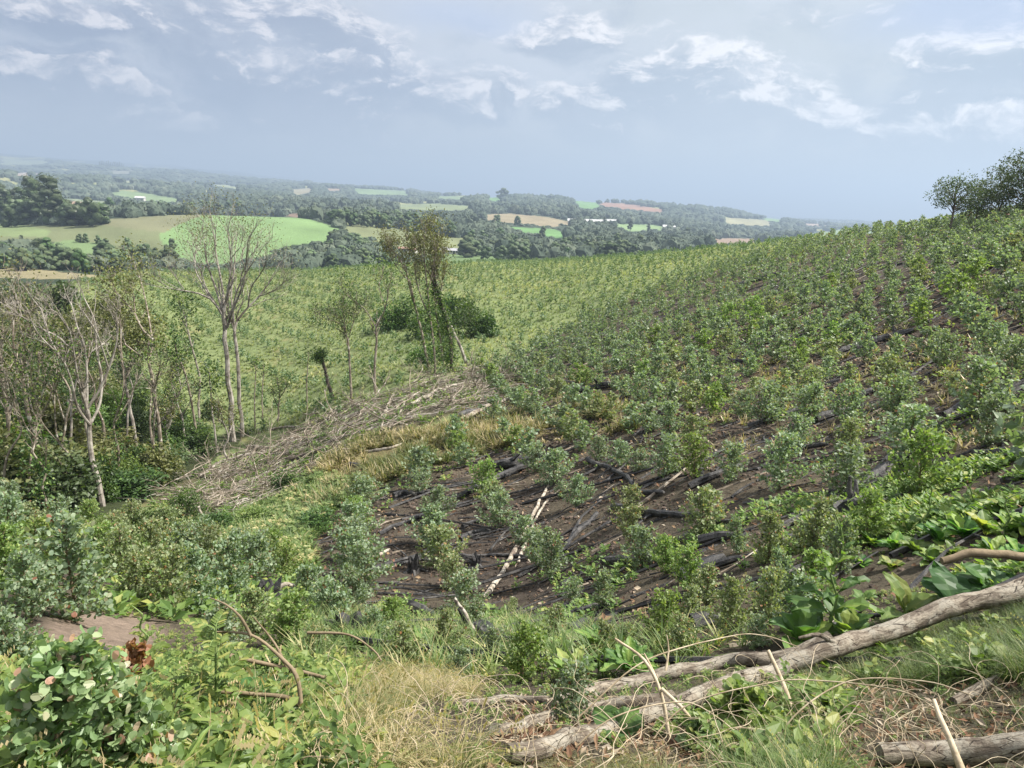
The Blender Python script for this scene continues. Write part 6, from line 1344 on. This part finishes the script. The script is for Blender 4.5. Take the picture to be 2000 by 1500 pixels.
P = scatter_px(120, [(600,1400),(1000,1380),(1100,1650),(560,1650)], 1.7, 3.4, 68)
for p in P: vine(g, p, q.uniform(0, 6.28), q.uniform(0.25, 0.55), q.uniform(0.001, 0.002), q, 0.7)
o = g.build('dry_stems', M_VINE, smooth_=True); tag(o, 'tangle of dry curling straw-coloured stems over the near bank', 'dry stems', kind='stuff')
for i, (pts, lb) in enumerate([([(1130,1400,2.9),(1260,1290,3.1),(1420,1245,3.3),(1490,1240,3.35),(1560,1262,3.3)], 'long dry vine arching above the middle of the long grey log'),
  ([(1230,1510,2.5),(1330,1385,2.7),(1500,1335,2.8),(1600,1330,2.85),(1760,1350,2.8),(1850,1400,2.7)], 'long dry vine arching low across the bottom right grass'),
  ([(1500,1490,2.5),(1550,1400,2.6),(1660,1330,2.75),(1800,1330,2.8),(1900,1360,2.75)], 'dry vine bent into a wide bow at the bottom right'),
  ([(1100,1480,2.4),(1200,1400,2.5),(1330,1370,2.6),(1400,1400,2.55),(1480,1470,2.45)], 'dry vine curling over the green round-leaved shrub')]):
    airlog('dry_vine', lb, 'vine', pts, 2.8, M_VINE, 6, 0.5, 400+i, 1.5)
# leafy mat under the near left plants
P = scatter_px(1500, [(-300,1180),(700,1230),(720,1700),(-300,1700)], 1.5, 5.0, 54, gap=0.2); a_, b_, _ = proj(P); P = P[~inpoly(a_, b_, [(110,1200),(260,1195),(285,1290),(120,1290)])]
cover('leafy_weeds', 'small mixed leaves under the shrubs at the bottom left', HB, P, M_WEED, (0.5, 1.1), 23, 0.25, lambda P: -0.15+0.5*fbm(P[:, 0]/0.4, P[:, 1]/0.4, 83, 3), 'weeds')
P = scatter_px(300, [(-300,1300),(560,1350),(620,1700),(-300,1700)], 1.5, 3.5, 55)
cover('dry_leaf_tufts', 'dry brown leaf stalks among the bottom left plants', [tuft(s, 8, 0.25, 0.006, 4, 0.5, 1.2, 0.7) for s in (44, 45)], P, M_DRY, (0.5, 1.0), 24, 0.3, lambda P: 0.2+0*P[:, 0])
# ---------------------------------------------------------------- the air between here and the far hills
hz = bpy.data.meshes.new('haze'); a, b, zl, zh = 27000, 27000, float(Z.min())-2.0, float(Z[:620][VIS[:620]].max())+45
hz.from_pydata([(x, y, z) for z in (zl, zh) for y in (-b, b) for x in (-a, a)], [], [(0, 2, 3, 1), (4, 5, 7, 6), (0, 1, 5, 4), (2, 6, 7, 3), (0, 4, 6, 2), (1, 3, 7, 5)])
ho = bpy.data.objects.new('haze', hz); COL.objects.link(ho); tag(ho, 'pale blue haze over the valley', kind='stuff')
hm = bpy.data.materials.new('air'); hm.use_nodes = True; n = NT(hm.node_tree); n.n.clear()
pv = n.node('ShaderNodeVolumePrincipled', {'Color': (0.44, 0.56, 0.73, 1), 'Density': HAZE, 'Anisotropy': 0.2})
n.l.new(pv.outputs[0], n.node('ShaderNodeOutputMaterial').inputs['Volume']); hz.materials.append(hm)
